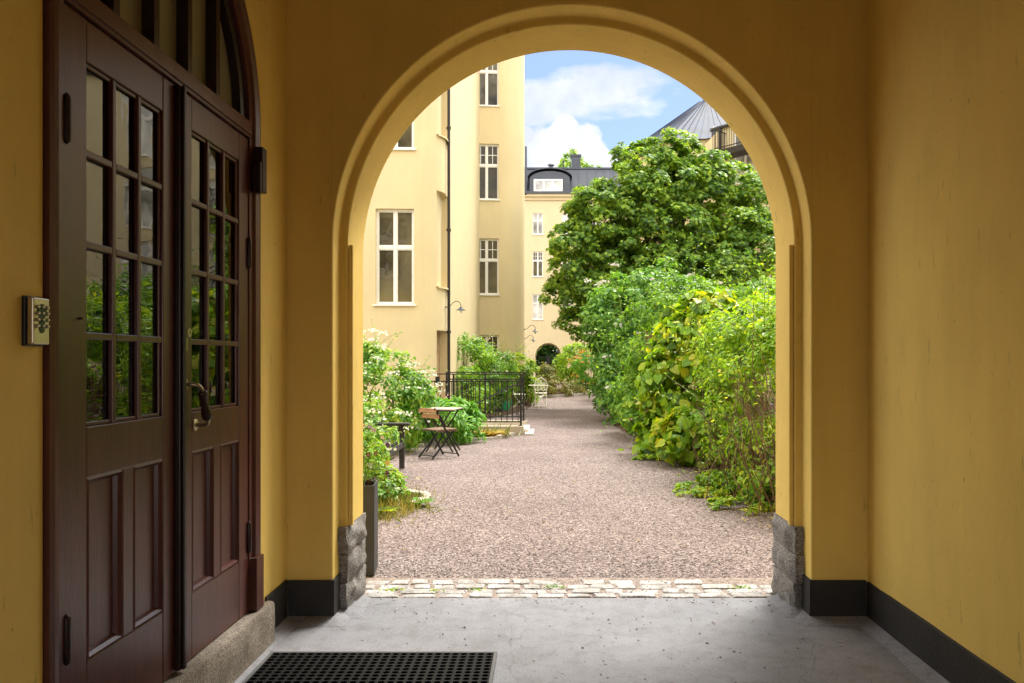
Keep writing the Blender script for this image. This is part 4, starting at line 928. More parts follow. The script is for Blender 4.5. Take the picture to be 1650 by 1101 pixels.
def edging(name, pts, label, w=.09, h=.05, lmin=.22, lmax=.5, mat='edging', group=None):
    L = smooth_line(pts, 80); acc = [0]
    for a, b in zip(L, L[1:]): acc.append(acc[-1] + np.linalg.norm(b - a))
    at = lambda d: np.array([np.interp(d, acc, [q[i] for q in L]) for i in (0, 1)])
    m = MB(); d = 0
    while d < acc[-1] - .1:
        l = min(random.uniform(lmin, lmax), acc[-1] - d); a, b = at(d + .008), at(d + l - .008); z = h + random.uniform(-.014, .01); t = (b - a); t = t / (np.linalg.norm(t) + 1e-9); nn = np.array([-t[1], t[0]])
        w2 = w / 2 * random.uniform(.8, 1.15); q = [a - nn * w2, b - nn * w2 * random.uniform(.85, 1.1), b + nn * w2, a + nn * w2 * random.uniform(.85, 1.1)]; ce = (a + b) / 2
        vs = [(*p, -.02) for p in q] + [(*p, z - .012) for p in q] + [(*(ce + (p - ce) * .9), z) for p in q]
        m.add(vs, [(0, 1, 5, 4), (1, 2, 6, 5), (2, 3, 7, 6), (3, 0, 4, 7), (4, 5, 9, 8), (5, 6, 10, 9), (6, 7, 11, 10), (7, 4, 8, 11), (8, 9, 10, 11)]); d += l
    p0 = L[len(L) // 2]
    return single(m, name, M[mat], label, 'edging', (p0[0], p0[1], 0), group)
e1 = [(-2.0, 7.35), GP(608, 823), GP(640, 819), GP(668, 812), GP(690, 800), (-1.75, 9.0), (-1.95, 9.4)]
edging('bed_edging', e1, 'pale stone edging curving round the weedy bed by the planter', .11, .035)
sheet('near_bed', [(-4.5, 6.6), (-2.0, 7.3)] + e1[1:] + [(-2.9, 9.6), (-3.0, 11.3), (-2.4, 12.1), (-4.8, 12.3)], M['soil'], -.006)
e2 = [(-3.2, 12.6), GP(655, 714), GP(700, 712), GP(750, 709.5), GP(800, 706.5), GP(830, 700), GP(844, 694)]
edging('bed_edging', e2, 'low stone edging in front of the pale kerb under the railing', .10, .05)
sheet('railing_bed', e2 + [(-.5, 15.9), (-2.5, 15.95), (-5, 16.6), (-6, 14)], M['soil'], -.006, mound=.03)
sheet('rear_bed', [(-2.3, 17.8), (-1.9, 19.2), (-1.2, 21.6), (-.75, 23.6), (-.55, 26.0), (-.7, 27.5), (-2.2, 26.9), (-2.4, 22)], M['soil'], -.006)
e3 = [(-.75, 27.0), (-.45, 29.5), GP(880, 640.5), GP(905, 639.5), GP(930, 638), GP(948, 635), GP(953, 632), (1.3, 40)]
edging('bed_edging', e3, 'thin kerb round the far planted bed behind the white chair', .12, .10, .6, 1.1)
sheet('far_bed', [(-.8, 29), (-.35, 30.5)] + [tuple(np.array(p) + np.array([-.05, .15])) for p in e3[2:7]] + [(1.2, 39), (-.6, 40)], M['soil'], -.005, mound=.1)
sheet('hedge_bed', [(2.55, 5.2), (2.35, 7.2), (2.2, 8.6), (2.1, 10), (1.95, 11.3), (1.85, 12.6), (1.75, 15), (1.55, 18), (1.75, 22), (2.2, 27), (9, 27), (9, 12), (3.6, 11.5), (3.6, 5.2)], M['soil'], -.006, mound=.06)
sheet('corner_bed', [(.9, 43), (1.6, 41), (5, 40), (6, 53), (.9, 53)], M['soil'], -.005, mound=.1)

# loose gravel stones near the arch
def pebbles(n, y0, y1, zz=-.008, xa=None, pw=0):
    v = np.array([(1, 0, 0), (-1, 0, 0), (0, 1, 0), (0, -1, 0), (0, 0, .7), (0, 0, -.6), (.6, .6, .35), (-.6, -.55, .35)], float); tf = [(0, 6, 4), (6, 2, 4), (2, 1, 4), (1, 7, 4), (7, 3, 4), (3, 0, 4), (0, 2, 6), (1, 3, 7)]
    yy = y0 + (y1 - y0) * rng.random(n) ** (1.5 if xa is None else .7); xx = -2.2 + (yy * .12) + rng.random(n) * (4.6 + yy * .05) if xa is None else xa + rng.random(n) * 2.9; sz = (.0038 if xa is None else .0025) + .0055 * rng.random(n) ** 1.5
    a = rng.random(n) * 6.28; ca, sa_ = np.cos(a), np.sin(a); st = np.stack([1 + rng.random(n) * .6, .7 + rng.random(n) * .5, .7 + .4 * rng.random(n)], 1)
    V = v[None] * st[:, None] * sz[:, None, None]; R = np.empty_like(V); R[..., 0] = V[..., 0] * ca[:, None] - V[..., 1] * sa_[:, None]; R[..., 1] = V[..., 0] * sa_[:, None] + V[..., 1] * ca[:, None]; R[..., 2] = V[..., 2]
    R += np.stack([xx, yy, np.full(n, zz)], 1)[:, None]; k = len(v); f = (np.array(tf)[None] + (np.arange(n) * k)[:, None, None]).reshape(-1, 3)
    me = bpy.data.meshes.new('gravel_stones'); me.from_pydata(R.reshape(-1, 3).tolist(), [], f.tolist()); m_, N, L, b = new_mat('gravel_stones')
    g_ = N.new("ShaderNodeNewGeometry"); r = N.new("ShaderNodeValToRGB"); e = r.color_ramp.elements; e[0].color = (.06, .048, .045, 1); e[1].color = (.50, .45, .43, 1); k_ = e.new(.4); k_.color = (.22, .18, .17, 1); k_ = e.new(.75); k_.color = (.34, .285, .265, 1)
    L.new(g_.outputs["Random Per Island"], r.inputs[0]); L.new(r.outputs[0], b.inputs["Base Color"]); b.inputs["Roughness"].default_value = .85
    me.materials.append(m_); o = bpy.data.objects.new('gravel_stones', me); COL.objects.link(o); o['kind'] = 'stuff'
pebbles(26000, 5.2, 12.0); pebbles(260, 3.2, 4.95, .002, -1.3, .6); pebbles(900, 4.75, 5.3, .001, -1.2, .0)

# ================================================================== GARDEN OBJECTS
# ---- planter with pansies
pt = thing('planter', 'tall narrow anthracite planter standing just outside the left jamb', 'planter', (-1.37, 5.52, 0), math.radians(7))
m = MB(); w, d, h = .135, .135, .63; t_ = .012
ring = lambda a, z: [(-a, -a, z), (a, -a, z), (a, a, z), (-a, a, z)]
m.add(ring(w, 0) + ring(w, h) + ring(w - t_, h) + ring(w - t_, h - .06), [(4 * l + i, 4 * l + (i + 1) % 4, 4 * l + 4 + (i + 1) % 4, 4 * l + 4 + i) for l in range(3) for i in range(4)])
m.build('body', M['planter'], pt, bevel=.003); MB().add(ring(w - t_, h - .05), [(0, 1, 2, 3)]).build('soil', M['soil'], pt)
pn = thing('pansy_plant', 'purple and yellow pansies growing in the anthracite planter', 'flowers', (-1.37, 5.52, .58))
C, D, R = clumps([(-1.34, 5.50, .80, .15, .14, .20)], 110, .045, .6)
p, nr = clump_leaves(C, D, R, 420, .5, zmin=.6); leaf_mesh('foliage', M['shrub'], pn, p, nr, .026 + .016 * rng.random(len(p)), 'oval')
for nm, mt_, k in (('blossom', 'petal_purple', 95), ('blossom', 'petal_yellow', 55)):
    i = rng.choice(len(C), k); q = C[i] + D[i] * .06 + np.array([.01, -.03, .01]); leaf_mesh(nm, M[mt_], pn, q, D[i] * .6 + np.array([.2, -1, .3]), .030 + .016 * rng.random(k), 'flower')
stems_mesh((-1.37, 5.52, .58), [C[i] for i in rng.choice(len(C), 16)], .003, .002, .06, 'stems', M['stem_green'], pn)

# ---- dark bench, seen end on
bn = thing('park_bench', 'charcoal wooden bench half buried in the white flowering shrub', 'bench', (-2.28, 10.1, 0))
x0, x1, y0, y1 = -2.55, -2.03, 9.35, 10.82
m = MB(); n = 5
for k in range(n): a = x0 + .04 + (x1 - x0 - .04) * k / n; m.box(a, a + (x1 - x0 - .04) / n - .012, y0, y1, .385 + .006 * (n - k) * 0 + .012 * k / n, .415 + .012 * k / n)
m.box(x1 - .012, x1 + .012, y0 + .02, y1 - .02, .30, .382); m.build('seat', M['bench'], bn, bevel=.004)
m = MB()
for k in range(4): z = .50 + .105 * k; a = x0 + .02 - .028 * k; m.obox((a, 0, 0), (0, 1, 0), (1, 0, 0), y0, y1, -.012, .012, z, z + .085)
m.build('backrest', M['bench'], bn, bevel=.004)
for yy in (y0 + .03, y1 - .05):
    m = MB(); m.box(x1 - .055, x1 + .015, yy, yy + .06, 0, .60); m.build('leg', M['bench'], bn, bevel=.005)
    m = MB(); m.bar((x0 - .10, yy + .03, .92), (x0 + .02, yy + .03, .40), .055, .06); m.bar((x0 + .02, yy + .03, .42), (x0 - .03, yy + .03, 0), .055, .06); m.build('leg', M['bench'], bn, bevel=.005)
    m = MB(); m.box(x0 + .0, x1 - .05, yy + .004, yy + .054, .31, .38); m.build('apron', M['bench'], bn)
    m = MB(); m.box(x0 - .04, x1 + .09, yy - .03, yy + .075, .602, .645); m.build('armrest', M['bench'], bn, bevel=.015, seg=3)

# ---- folding cafe chair and table
fc = thing('folding_chair', 'folding chair with orange wooden back slats and thin black legs', 'chair', (-1.73, 12.15, 0), math.radians(-42))
# local: +y forward, seat .43 high
for s_ in (-1, 1):
    MB().bar((s_ * .19, .26, .0), (s_ * .19, -.235, .78), .022, .022).build('leg', M['iron'], fc)      # front foot up to the back
    MB().bar((s_ * .165, -.26, .0), (s_ * .165, .19, .43), .022, .022).build('leg', M['iron'], fc)
m = MB()
for y_, z_, xx in ((.235, .04, .19), (-.235, .04, .165)): m.tube([(-xx, y_, z_), (xx, y_, z_)], .008, 6)
m.build('stretcher', M['iron'], fc)
m = MB()
for k in range(5): a = -.16 + .078 * k; m.box(-.20, .20, a, a + .062, .425, .445)
m.box(-.185, -.16, -.16, .23, .405, .424); m.box(.16, .185, -.16, .23, .405, .424); m.build('seat', M['brownwood'], fc, bevel=.003)
for z in (.615, .705):
    f_ = (z + .03 - 0) / .78; yy = .26 + (-.235 - .26) * f_; MB().obox((0, yy - .015, 0), (1, 0, 0), (0, 1, 0), -.205, .205, -.010, .010, z, z + .07).build('back_slat', M['seatwood'], fc, bevel=.003)
ft = thing('folding_table', 'small folding table with pale weathered slats behind the folding chair', 'table', (-1.76, 12.95, 0), math.radians(-12))
m = MB()
for k in range(6): a = -.27 + .0905 * k; m.box(a, a + .074, -.27, .27, .70, .718)
m.build('tabletop', M['greywood'], ft, bevel=.003)
m = MB(); m.box(-.27, .27, -.24, -.215, .675, .699); m.box(-.27, .27, .215, .24, .675, .699); m.build('apron', M['iron'], ft)
for s_ in (-1, 1):
    MB().bar((-.23, s_ * .2, 0), (.20, s_ * .2, .69), .022, .022).build('leg', M['iron'], ft); MB().bar((.23, s_ * .18, 0), (-.20, s_ * .18, .69), .022, .022).build('leg', M['iron'], ft)

# ---- stairwell kerb with railings
kb = thing('stairwell_kerb', 'pale concrete kerb round the basement steps under the black railing', 'kerb', (-1.6, 16.5, 0))
m = MB(); m.box(-3.4, -.50, 15.78, 16.03, -.02, .175); m.build('front_kerb', M['conc'], kb, bevel=.01)
m = MB(); m.box(-2.3, -.47, 17.05, 17.30, -.02, .185); m.build('back_kerb', M['conc'], kb, bevel=.01)
m = MB(); m.box(-3.3, -.62, 16.035, 17.045, -.02, .03); m.box(-.62, -.40, 16.035, 17.045, -.02, .10); m.build('step', M['slab'], kb, bevel=.01)
single(MB().box(-.475, -.30, 15.75, 16.75, -.01, .035), 'paving_slab', M['slab'], 'white stone slab on the gravel at the end of the kerb', 'slab', (-.35, 16.2, 0), bevel=.006)
def railing(y, x0, x1, zb, zt, label, nb, posts, diag=False):
    t = thing('railing', label, 'railing', ((x0 + x1) / 2, y, zb), 0, 'railings round the basement steps')
    MB().box(x0, x1 + .12, y - .022, y + .022, zt - .012, zt + .010).build('handrail', M['iron'], t)
    MB().box(x0, x1, y - .014, y + .014, zt - .165, zt - .14).build('upper_rail', M['iron'], t); MB().box(x0, x1, y - .014, y + .014, zb + .075, zb + .10).build('lower_rail', M['iron'], t)
    for x in posts: MB().box(x - .020, x + .020, y - .020, y + .020, zb, zt - .013).box(x - .05, x + .05, y - .04, y + .04, zb - .005, zb + .012).build('post', M['iron'], t)
    for k in range(nb):
        x = x0 + (x1 - x0) * (k + .5) / nb
        if min(abs(x - p_) for p_ in posts) > .04: MB().box(x - .008, x + .008, y - .008, y + .008, zb + .10, zt - .165).build('baluster', M['iron'], t)
    if diag: MB().tube([(-.56, y - .1, zt - .26), (-.75, y - .1, zt - .28), (-1.9, y - .1, zt - .84), (-2.3, y - .1, zt - 1.02)], .017, 8).build('stair_handrail', M['iron'], t)
railing(15.90, -3.2, -.56, .172, 1.245, 'front black iron railing with thin balusters on the pale kerb', 23, (-.56, -1.95, -3.2))
railing(17.17, -2.28, -.545, .182, 1.262, 'rear black iron railing with a sloping handrail behind the front one', 17, (-.545, -1.40, -2.26), True)

# ---- white bistro set
def bistro_chair(label, loc, rz):
    t = thing('bistro_chair', label, 'chair', loc, rz, 'white iron bistro chairs')
    T = lambda p, r=.011: MB().tube(p, r, 6)
    for s_ in (-1, 1):
        T([(s_ * .18, .20, 0), (s_ * .19, .0, .22), (s_ * .18, -.17, .45)]).build('leg', M['white_iron'], t); T([(s_ * .17, -.22, 0), (s_ * .18, .02, .24), (s_ * .17, .18, .45)]).build('leg', M['white_iron'], t)
    m = MB(); m.tube([(-.18, .19, .03), (.18, .19, .03)], .008, 6); m.tube([(-.17, -.21, .03), (.17, -.21, .03)], .008, 6); m.build('stretcher', M['white_iron'], t)
    m = MB(); m.lathe([(.19, .445), (.215, .45), (.215, .465), (.19, .472)], (0, 0, 0), 24)
    m.build('seat', M['white_iron'], t, smooth=40)
    pth = [(-.18, -.17, .45), (-.20, -.20, .60), (-.215, -.22, .74), (-.17, -.235, .86), (-.08, -.245, .93), (0, -.25, .955), (.08, -.245, .93), (.17, -.235, .86), (.215, -.22, .74), (.20, -.20, .60), (.18, -.17, .45)]
    m = MB(); m.tube(pth, .014, 7); m.tube([(-.2, -.2, .58), (-.1, -.205, .535), (0, -.205, .56), (.1, -.205, .535), (.2, -.2, .58)], .010, 6); m.build('back_frame', M['white_iron'], t, smooth=50)
    m = MB(); cir = lambda cx, cz_, r, a0=0, a1=6.2832, n=16: [(cx + r * math.cos(a0 + (a1 - a0) * k / n), -.225, cz_ + r * math.sin(a0 + (a1 - a0) * k / n)) for k in range(n + 1)]
    m.tube(cir(0, .735, .055), .009, 6)
    for k in range(6): a = k * math.pi / 3; m.tube(cir(.115 * math.cos(a), .735 + .115 * math.sin(a), .055, a + .4, a + 5.9), .008, 6)
    for s_ in (-1, 1): m.tube(cir(s_ * .11, .60, .04, 0, 5), .008, 6)
    m.build('scrollwork', M['white_iron'], t, smooth=50)
    return t
bistro_chair('white ornate iron chair facing the viewer behind the white round table', (-.24, 25.55, 0), math.radians(180))
bistro_chair('white ornate iron chair turned sideways, partly behind the railing post', (-.93, 24.6, 0), math.radians(-84))
tb = thing('bistro_table', 'white round iron table between the two white ornate chairs', 'table', (-.29, 24.8, 0))
MB().lathe([(.02, .725), (.33, .725), (.34, .73), (.34, .745), (.02, .748)], (-.29, 24.8, 0), 32).build('tabletop', M['white_iron'], tb, smooth=30)
for k in range(3):
    a = k * 2.094 + .5; MB().tube([(-.29 + .30 * math.cos(a), 24.8 + .30 * math.sin(a), 0), (-.29 + .10 * math.cos(a), 24.8 + .10 * math.sin(a), .38), (-.29 + .24 * math.cos(a), 24.8 + .24 * math.sin(a), .725)], .012, 6).build('leg', M['white_iron'], tb)
# ---- watering can
wc = thing('watering_can', 'bright green plastic watering can behind the railing', 'watering can', (-1.33, 23.3, 0))
m = MB(); m.lathe([(.155, 0), (.165, .02), (.16, .26), (.14, .30), (.10, .32)], (-1.33, 23.3, 0), 20); m.build('body', M['green_plastic'], wc, smooth=40)
m = MB(); m.tube([(-1.46, 23.3, .07), (-1.60, 23.3, .20), (-1.70, 23.3, .36)], [.035, .026, .02], 10); m.lathe([(.02, 0), (.06, .05), (.0, .06)], (-1.71, 23.3, .35), 12); m.build('spout', M['green_plastic'], wc, smooth=50)
m = MB(); m.tube([(-1.20, 23.3, .08), (-1.10, 23.3, .20), (-1.14, 23.3, .38), (-1.28, 23.3, .42), (-1.38, 23.3, .31)], .018, 8); m.build('handle', M['green_plastic'], wc, smooth=50)
# ---- stone trough and trellis
m = MB(); q = GP(947, 622.5); m.box(q[0] - .35, q[0] + .45, q[1], q[1] + .5, 0, .45); m.box(q[0] - .38, q[0] + .48, q[1] - .03, q[1] + .53, .45, .52)
single(m, 'stone_trough', M['conc'], 'plain stone trough beside the orange flowering shrub', 'trough', (q[0], q[1], 0), bevel=.02)
tl = thing('trellis', 'tan wooden trellis panel showing between the shrubs', 'trellis', (2.35, 15.9, 0))
m = MB()
for x in (1.98, 2.62): m.box(x - .04, x + .04, 15.35, 15.43, 0, 2.1)
m.build('post', M['trellis'], tl); m = MB(); m.box(1.95, 2.66, 15.34, 15.44, 1.96, 2.05)
for k in range(6): m.box(2.02 + .09 * k, 2.05 + .09 * k, 15.37, 15.40, .9, 1.96)
for z in (.95, 1.25, 1.55, 1.80): m.box(2.02, 2.58, 15.40, 15.42, z, z + .03)
m.build('lattice', M['trellis'], tl)

# ================================================================== PLANTS
# ---- big maple
mp_ = thing('maple_tree', 'large round dark green maple filling the middle of the courtyard', 'tree', (3.6, 25.6, 0))
CORE = [(3.55, 25.2, 5.8, 2.2, 2.0, 1.7), (1.7, 24.7, 4.3, 1.1, 1.4, 1.35), (5.9, 25.2, 5.2, 1.2, 1.5, 1.3), (2.8, 25, 6.9, 1.05, 1.2, .8), (4.5, 25, 7.1, .95, 1.2, .7), (1.5, 24.8, 5.5, .95, 1.2, .9), (3.3, 24.2, 4.0, 1.4, 1.2, 1.0), (5.3, 24.3, 4.3, 1.3, 1.1, .9), (1.2, 24.3, 3.4, .75, .9, .7)]
BR = np.random.default_rng(21); ME = []
for e in CORE:
    for k in range(int(5 + 4.5 * e[3] * e[5])):
        d = BR.normal(size=3); d[1] -= .5; d /= np.linalg.norm(d); q = np.array(e[:3]) + d * np.array(e[3:]) * (.85 + .3 * BR.random()); r = .36 + .38 * BR.random()
        if False: continue
        if q[2] < 8.55 - .12 * abs(q[0] - 3.6) and q[2] > 2.0: ME.append((*q, r * 1.25, r * 1.1, r * .72))
ME += [(4.9, 24.9, 7.9, .75, .8, .5), (3.9, 24.6, 8.2, .8, .9, .55), (2.9, 24.9, 8.15, .7, .8, .5), (5.6, 24.9, 7.4, .6, .7, .5), (3.2, 23.6, 5.3, .8, .6, .5), (4.3, 23.6, 5.6, .8, .6, .5), (3.7, 23.4, 4.7, .7, .5, .45), (6.0, 24.9, 7.35, .75, .8, .5), (6.7, 25, 7.0, .75, .8, .5), (7.1, 25.2, 6.5, .7, .9, .55), (6.9, 25, 6.0, .7, .9, .55), (6.6, 24.6, 5.2, .8, .9, .6)]
C, D, R = clumps(ME, 7.5, .25, 1.6, .62)
p, nr = clump_leaves(C, D, R, 95000, .85, .62, 1.4, .5)
p2 = np.array(CORE)[rng.choice(len(CORE), 5000)]; q2 = p2[:, :3] + sph(5000) * p2[:, 3:] * (rng.random(5000) ** .4)[:, None]; q2 = q2[rng.random(5000) < .4]
p = np.concatenate([p, q2]); nr = np.concatenate([nr, rng.normal(size=q2.shape) + np.array([0, 0, .5])])
leaf_mesh('crown', M['maple'], mp_, p, nr, .085 + .055 * rng.random(len(p)), 'maple', .6)
m = MB(); tr = [(3.6, 25.6, -.1), (3.55, 25.55, 1.0), (3.65, 25.5, 2.2), (3.6, 25.5, 3.2)]; m.tube(tr, [.24, .19, .17, .15], 12, False)
limbs = [((1.6, 24.7, 5.6), .10), ((2.7, 25.0, 7.6), .11), ((3.9, 24.6, 8.3), .10), ((4.9, 25, 7.8), .10), ((6.2, 25.2, 6.2), .10), ((1.4, 24.4, 4.1), .09), ((5.3, 24.4, 5.0), .09), ((3.2, 24.0, 5.2), .08), ((4.2, 26, 6.8), .09)]
ends = []
for e, r in limbs:
    a = np.array((3.6, 25.5, 1.8 + random.random() * 1.4)); e = np.array(e); pts = [a + (e - a) * t + np.array([0, 0, .5 * math.sin(math.pi * t)]) + rng.normal(size=3) * .10 * math.sin(math.pi * t) for t in np.linspace(0, 1, 9)]
    m.tube(pts, list(np.linspace(r * 1.15, .028, 9)), 8, False); ends.append(pts)
for i in rng.choice(len(C), 150, replace=False):
    c_ = C[i]; best = min(((np.linalg.norm(q - c_), tuple(q)) for pt_ in ends for q in pt_[3:])); a = np.array(best[1]); mid = (a + c_) / 2 + np.array([0, 0, .15]); m.tube([a, mid, c_], [.028, .018, .006], 5, False)
m.build('trunk', M['bark'], mp_, smooth=180)

# ---- hedge on the right, near to far
t = shrub('climbing_vine', 'tangled yellow green climber with bare brown stems nearest the arch on the right', 'vine', (3.0, 9.2, 0),
      [(3.0, 9.4, 1.15, .92, 1.7, 1.25), (2.95, 10.6, 1.6, .8, 1.2, .75), (3.05, 7.9, .85, .72, 1.1, .95), (2.55, 8.6, .35, .45, 1.3, .45), (2.55, 9.9, .45, .45, .9, .5), (3.2, 9.2, 1.75, .7, 1.3, .45), (2.85, 8.6, 1.45, .55, .9, .5)],
      31000, .066, 'oval', M['vine_fine'], .19, 12, flowers=[(40, .03, 'petal_yellow', 2, 'blossom')], shoot=(120, .8, 11, .35, .7, .6), stems=150, group=None, inner=.6, r0=.009)
st_t = []; 
for k in range(150):
    a = rng.random(); st_t.append((2.15 + .25 * rng.normal() * .5 + .12 * a, 7.3 + 3.2 * rng.random(), .15 + 1.3 * rng.random()))
m = MB()
for q in st_t:
    q = np.array(q); b = np.array([q[0] + .25 + .2 * rng.normal(), q[1] + .3 * rng.normal(), 0]); mid = (q + b) / 2 + rng.normal(size=3) * .12; e = q + rng.normal(size=3) * np.array([.15, .25, .25]); m.tube([b, mid, q, e], [.006, .005, .004, .002], 4, False)
m.build('stems', M['twig'], t, smooth=180)
shrub('broadleaf_vine', 'climber with large overlapping heart shaped bright green leaves on the right', 'vine', (2.55, 12.6, 0),
      [(2.45, 12.6, .95, .78, .9, 1.0), (2.65, 12.7, 1.85, .72, .85, .75), (2.1, 12.2, .35, .55, .7, .4), (2.25, 11.4, .35, .5, .6, .42)], 9500, .125, 'heart', M['vine_big'], .20, 14, shoot=(26, .6, 6, .3, .8, .5), stems=20, inner=.75, up=.25)
shrub('creeper', 'light green creeper spilling over the tops of the shrubs below the maple', 'vine', (3.3, 14.6, 0),
      [(2.9, 15.2, 2.3, 1.2, 1.1, .80), (3.9, 13.8, 2.0, 1.1, 1.2, .85), (2.1, 15.0, 1.9, .7, .8, .55), (4.4, 14.4, 2.55, .8, 1.0, .45), (3.3, 11.8, 1.95, .7, .9, .40)], 19000, .085, 'oval', M['creeper2'], .22, 9, shoot=(130, 1.0, 12, .7, .6, .6), stems=26, inner=.6)
shrub('elder_bush', 'dark green elder bush with flat pale flower heads at the path edge', 'bush', (2.2, 19.4, 0),
      [(2.15, 19.6, 1.45, 1.0, 1.4, 1.35), (2.2, 19.8, 2.6, 1.1, 1.3, 1.1), (1.75, 18.9, .8, .5, .8, .8), (3.1, 20.2, 3.0, 1.1, 1.3, 1.0), (1.6, 19.8, 2.35, .55, .8, .6)], 18000, .125, 'oval', M['elder'], .28, 7, flowers=[(34, .055, 'petal_pale', 14, 'blossom')], shoot=(40, .8, 9, .4, .6, .5), stems=22, inner=.65)
shrub('rose_bush', 'low dark leafy bush between the elder and the large leaved climber', 'bush', (2.15, 15.9, 0),
      [(2.1, 16.2, .8, .62, .9, .85), (1.95, 15.2, .55, .5, .7, .6), (2.3, 15.6, 1.35, .5, .6, .45)], 8000, .085, 'oval', M['shrub'], .17, 12, flowers=[(8, .05, 'petal_pink', 2, 'blossom')], shoot=(40, .6, 8, .4, .6, .5), stems=20)
# low weeds at the foot of the hedge
for k, (x, y, r, lab) in enumerate(((1.75, 8.9, .30, 'low leafy weed patch spreading onto the gravel under the tangled climber'), (1.95, 7.9, .26, 'trailing weeds on the gravel nearest the right jamb'), (1.62, 11.9, .24, 'small leafy seedlings at the foot of the large leaved climber'))):
    t = thing('weed_patch', lab, 'weed', (x, y, 0), 0, None)
    C, D, R = clumps([(x, y, .0, r * 1.1, r * 1.3, .07), (x + .3, y + .2, .02, r, r * 1.3, .16)], 70, .06, .003); p, nr = clump_leaves(C, D, R, 1300, 1.2, .5, .005); leaf_mesh('foliage', M['creeper'], t, p, nr, .045 + .03 * rng.random(len(p)), 'oval')

# ---- white flowering shrubs on the left
shrub('flowering_shrub', 'white flowering mock orange in front of the dark bench', 'shrub', (-2.5, 8.9, 0),
      [(-2.75, 8.5, .80, .60, .80, .68), (-2.95, 9.0, 1.1, .55, .8, .5), (-2.20, 7.95, .42, .34, .45, .38), (-2.45, 8.35, .80, .42, .5, .42), (-2.75, 9.6, .95, .30, .6, .40), (-2.12, 8.65, .62, .30, .45, .50)], 12000, .066, 'oval', M['jasmine'], .14, 20, flowers=[(170, .032, 'petal_white', 6, 'blossom')], shoot=(70, .45, 9, .5, .6, .5), stems=26, r0=.012)
shrub('flowering_shrub', 'taller white flowering mock orange behind the bench against the cream wall', 'shrub', (-3.2, 13.2, 0),
      [(-3.3, 13.2, .95, 1.05, 1.0, .80), (-3.55, 13.3, 1.35, .75, .8, .42), (-2.75, 12.9, .55, .60, .75, .55), (-2.55, 13.3, .85, .50, .6, .4), (-3.9, 12.2, 1.2, .8, .9, .55)], 13500, .085, 'oval', M['jasmine'], .19, 13, flowers=[(230, .042, 'petal_white', 6, 'blossom')], shoot=(90, .55, 9, .5, .6, .5), stems=26, r0=.012)
shrub('peony_bush', 'rounded bush of pointed green leaves behind the small slatted table', 'bush', (-1.95, 14.6, 0),
      [(-1.95, 14.5, .40, .62, .6, .38), (-2.3, 14.4, .5, .5, .5, .36), (-1.6, 14.5, .28, .4, .45, .28)], 5200, .15, 'lance', M['peony'], .15, 16, stems=20, up=.9, flowers=[(5, .045, 'petal_pink', 3, 'blossom')])
# weeds, grass and dandelion in the near bed
def tufts(name, label, cat, cen, rx, ry, n, hgt, mat, loc, kind='thing'):
    q = np.stack([cen[0] + rx * rng.normal(size=n), cen[1] + ry * rng.normal(size=n), np.full(n, .0)], 1); d = rng.normal(size=(n, 3)) * .45; d[:, 2] = 1; nr = rng.normal(size=(n, 3)); nr[:, 2] *= .2
    o = leaf_mesh(name, mat, None, q, nr, hgt * (.5 + .8 * rng.random(n)), 'blade', dirs=d, loc=loc)
    if kind == 'stuff': o['kind'] = 'stuff'
    else: reg(o, label, cat, None, 'thing')
    return o
tufts('grass', None, None, (-1.70, 7.85), .20, .36, 1600, .15, M['grass'], (-1.75, 7.9, 0), 'stuff')
shrub('weed_plant', 'leafy weeds with small white flowers between the planter and the shrub', 'weed', (-1.95, 7.6, 0), [(-1.98, 7.55, .2, .3, .38, .28), (-1.75, 8.0, .14, .22, .3, .2)], 1900, .055, 'oval', M['jasmine'], .09, 45, flowers=[(26, .02, 'petal_white', 3, 'blossom')], stems=20, r0=.006)
dn = thing('dandelion', 'dandelion rosette at the edge of the gravel past the weedy bed', 'weed', (-1.37, 8.05, 0))
n = 34; a = rng.random(n) * 6.28; d = np.stack([np.cos(a), np.sin(a), .35 + .3 * rng.random(n)], 1); leaf_mesh('leaves', M['peony'], dn, np.tile(np.array([[-1.37, 8.05, .0]]), (n, 1)), np.stack([-np.cos(a) * .4, -np.sin(a) * .4, np.ones(n)], 1), .16 + .09 * rng.random(n), 'lance', dirs=d * 3)
dn = thing('dandelion', 'flat green rosette growing on the pale stone edging near the planter', 'weed', (-1.60, 7.55, .02))
a = rng.random(n) * 6.28; d = np.stack([np.cos(a), np.sin(a), .25 + .3 * rng.random(n)], 1); leaf_mesh('leaves', M['creeper'], dn, np.array([[-1.60, 7.5, .04]]) + d * np.array([.09, .05, .0]) * rng.random((n, 1)), np.stack([-np.cos(a) * .3, -np.sin(a) * .3, np.ones(n)], 1), .07 + .05 * rng.random(n), 'oval', dirs=d * 3)
sg = MB()
mm = [( -0.75, 5.02), (-1.0, 5.06), (-.45, 5.05), (1.28, 5.1), (.05, 5.12)]
q = np.concatenate([np.array([x, y, .0]) + rng.normal(size=(26, 3)) * np.array([.035, .012, .0]) for x, y in mm]); o = leaf_mesh('moss_sprigs', M['creeper'], None, q + np.array([0, 0, .004]), rng.normal(size=q.shape) * .4 + np.array([0, 0, 1]), .014 + .014 * rng.random(len(q)), 'oval', loc=(0, 5, 0)); o['kind'] = 'stuff'
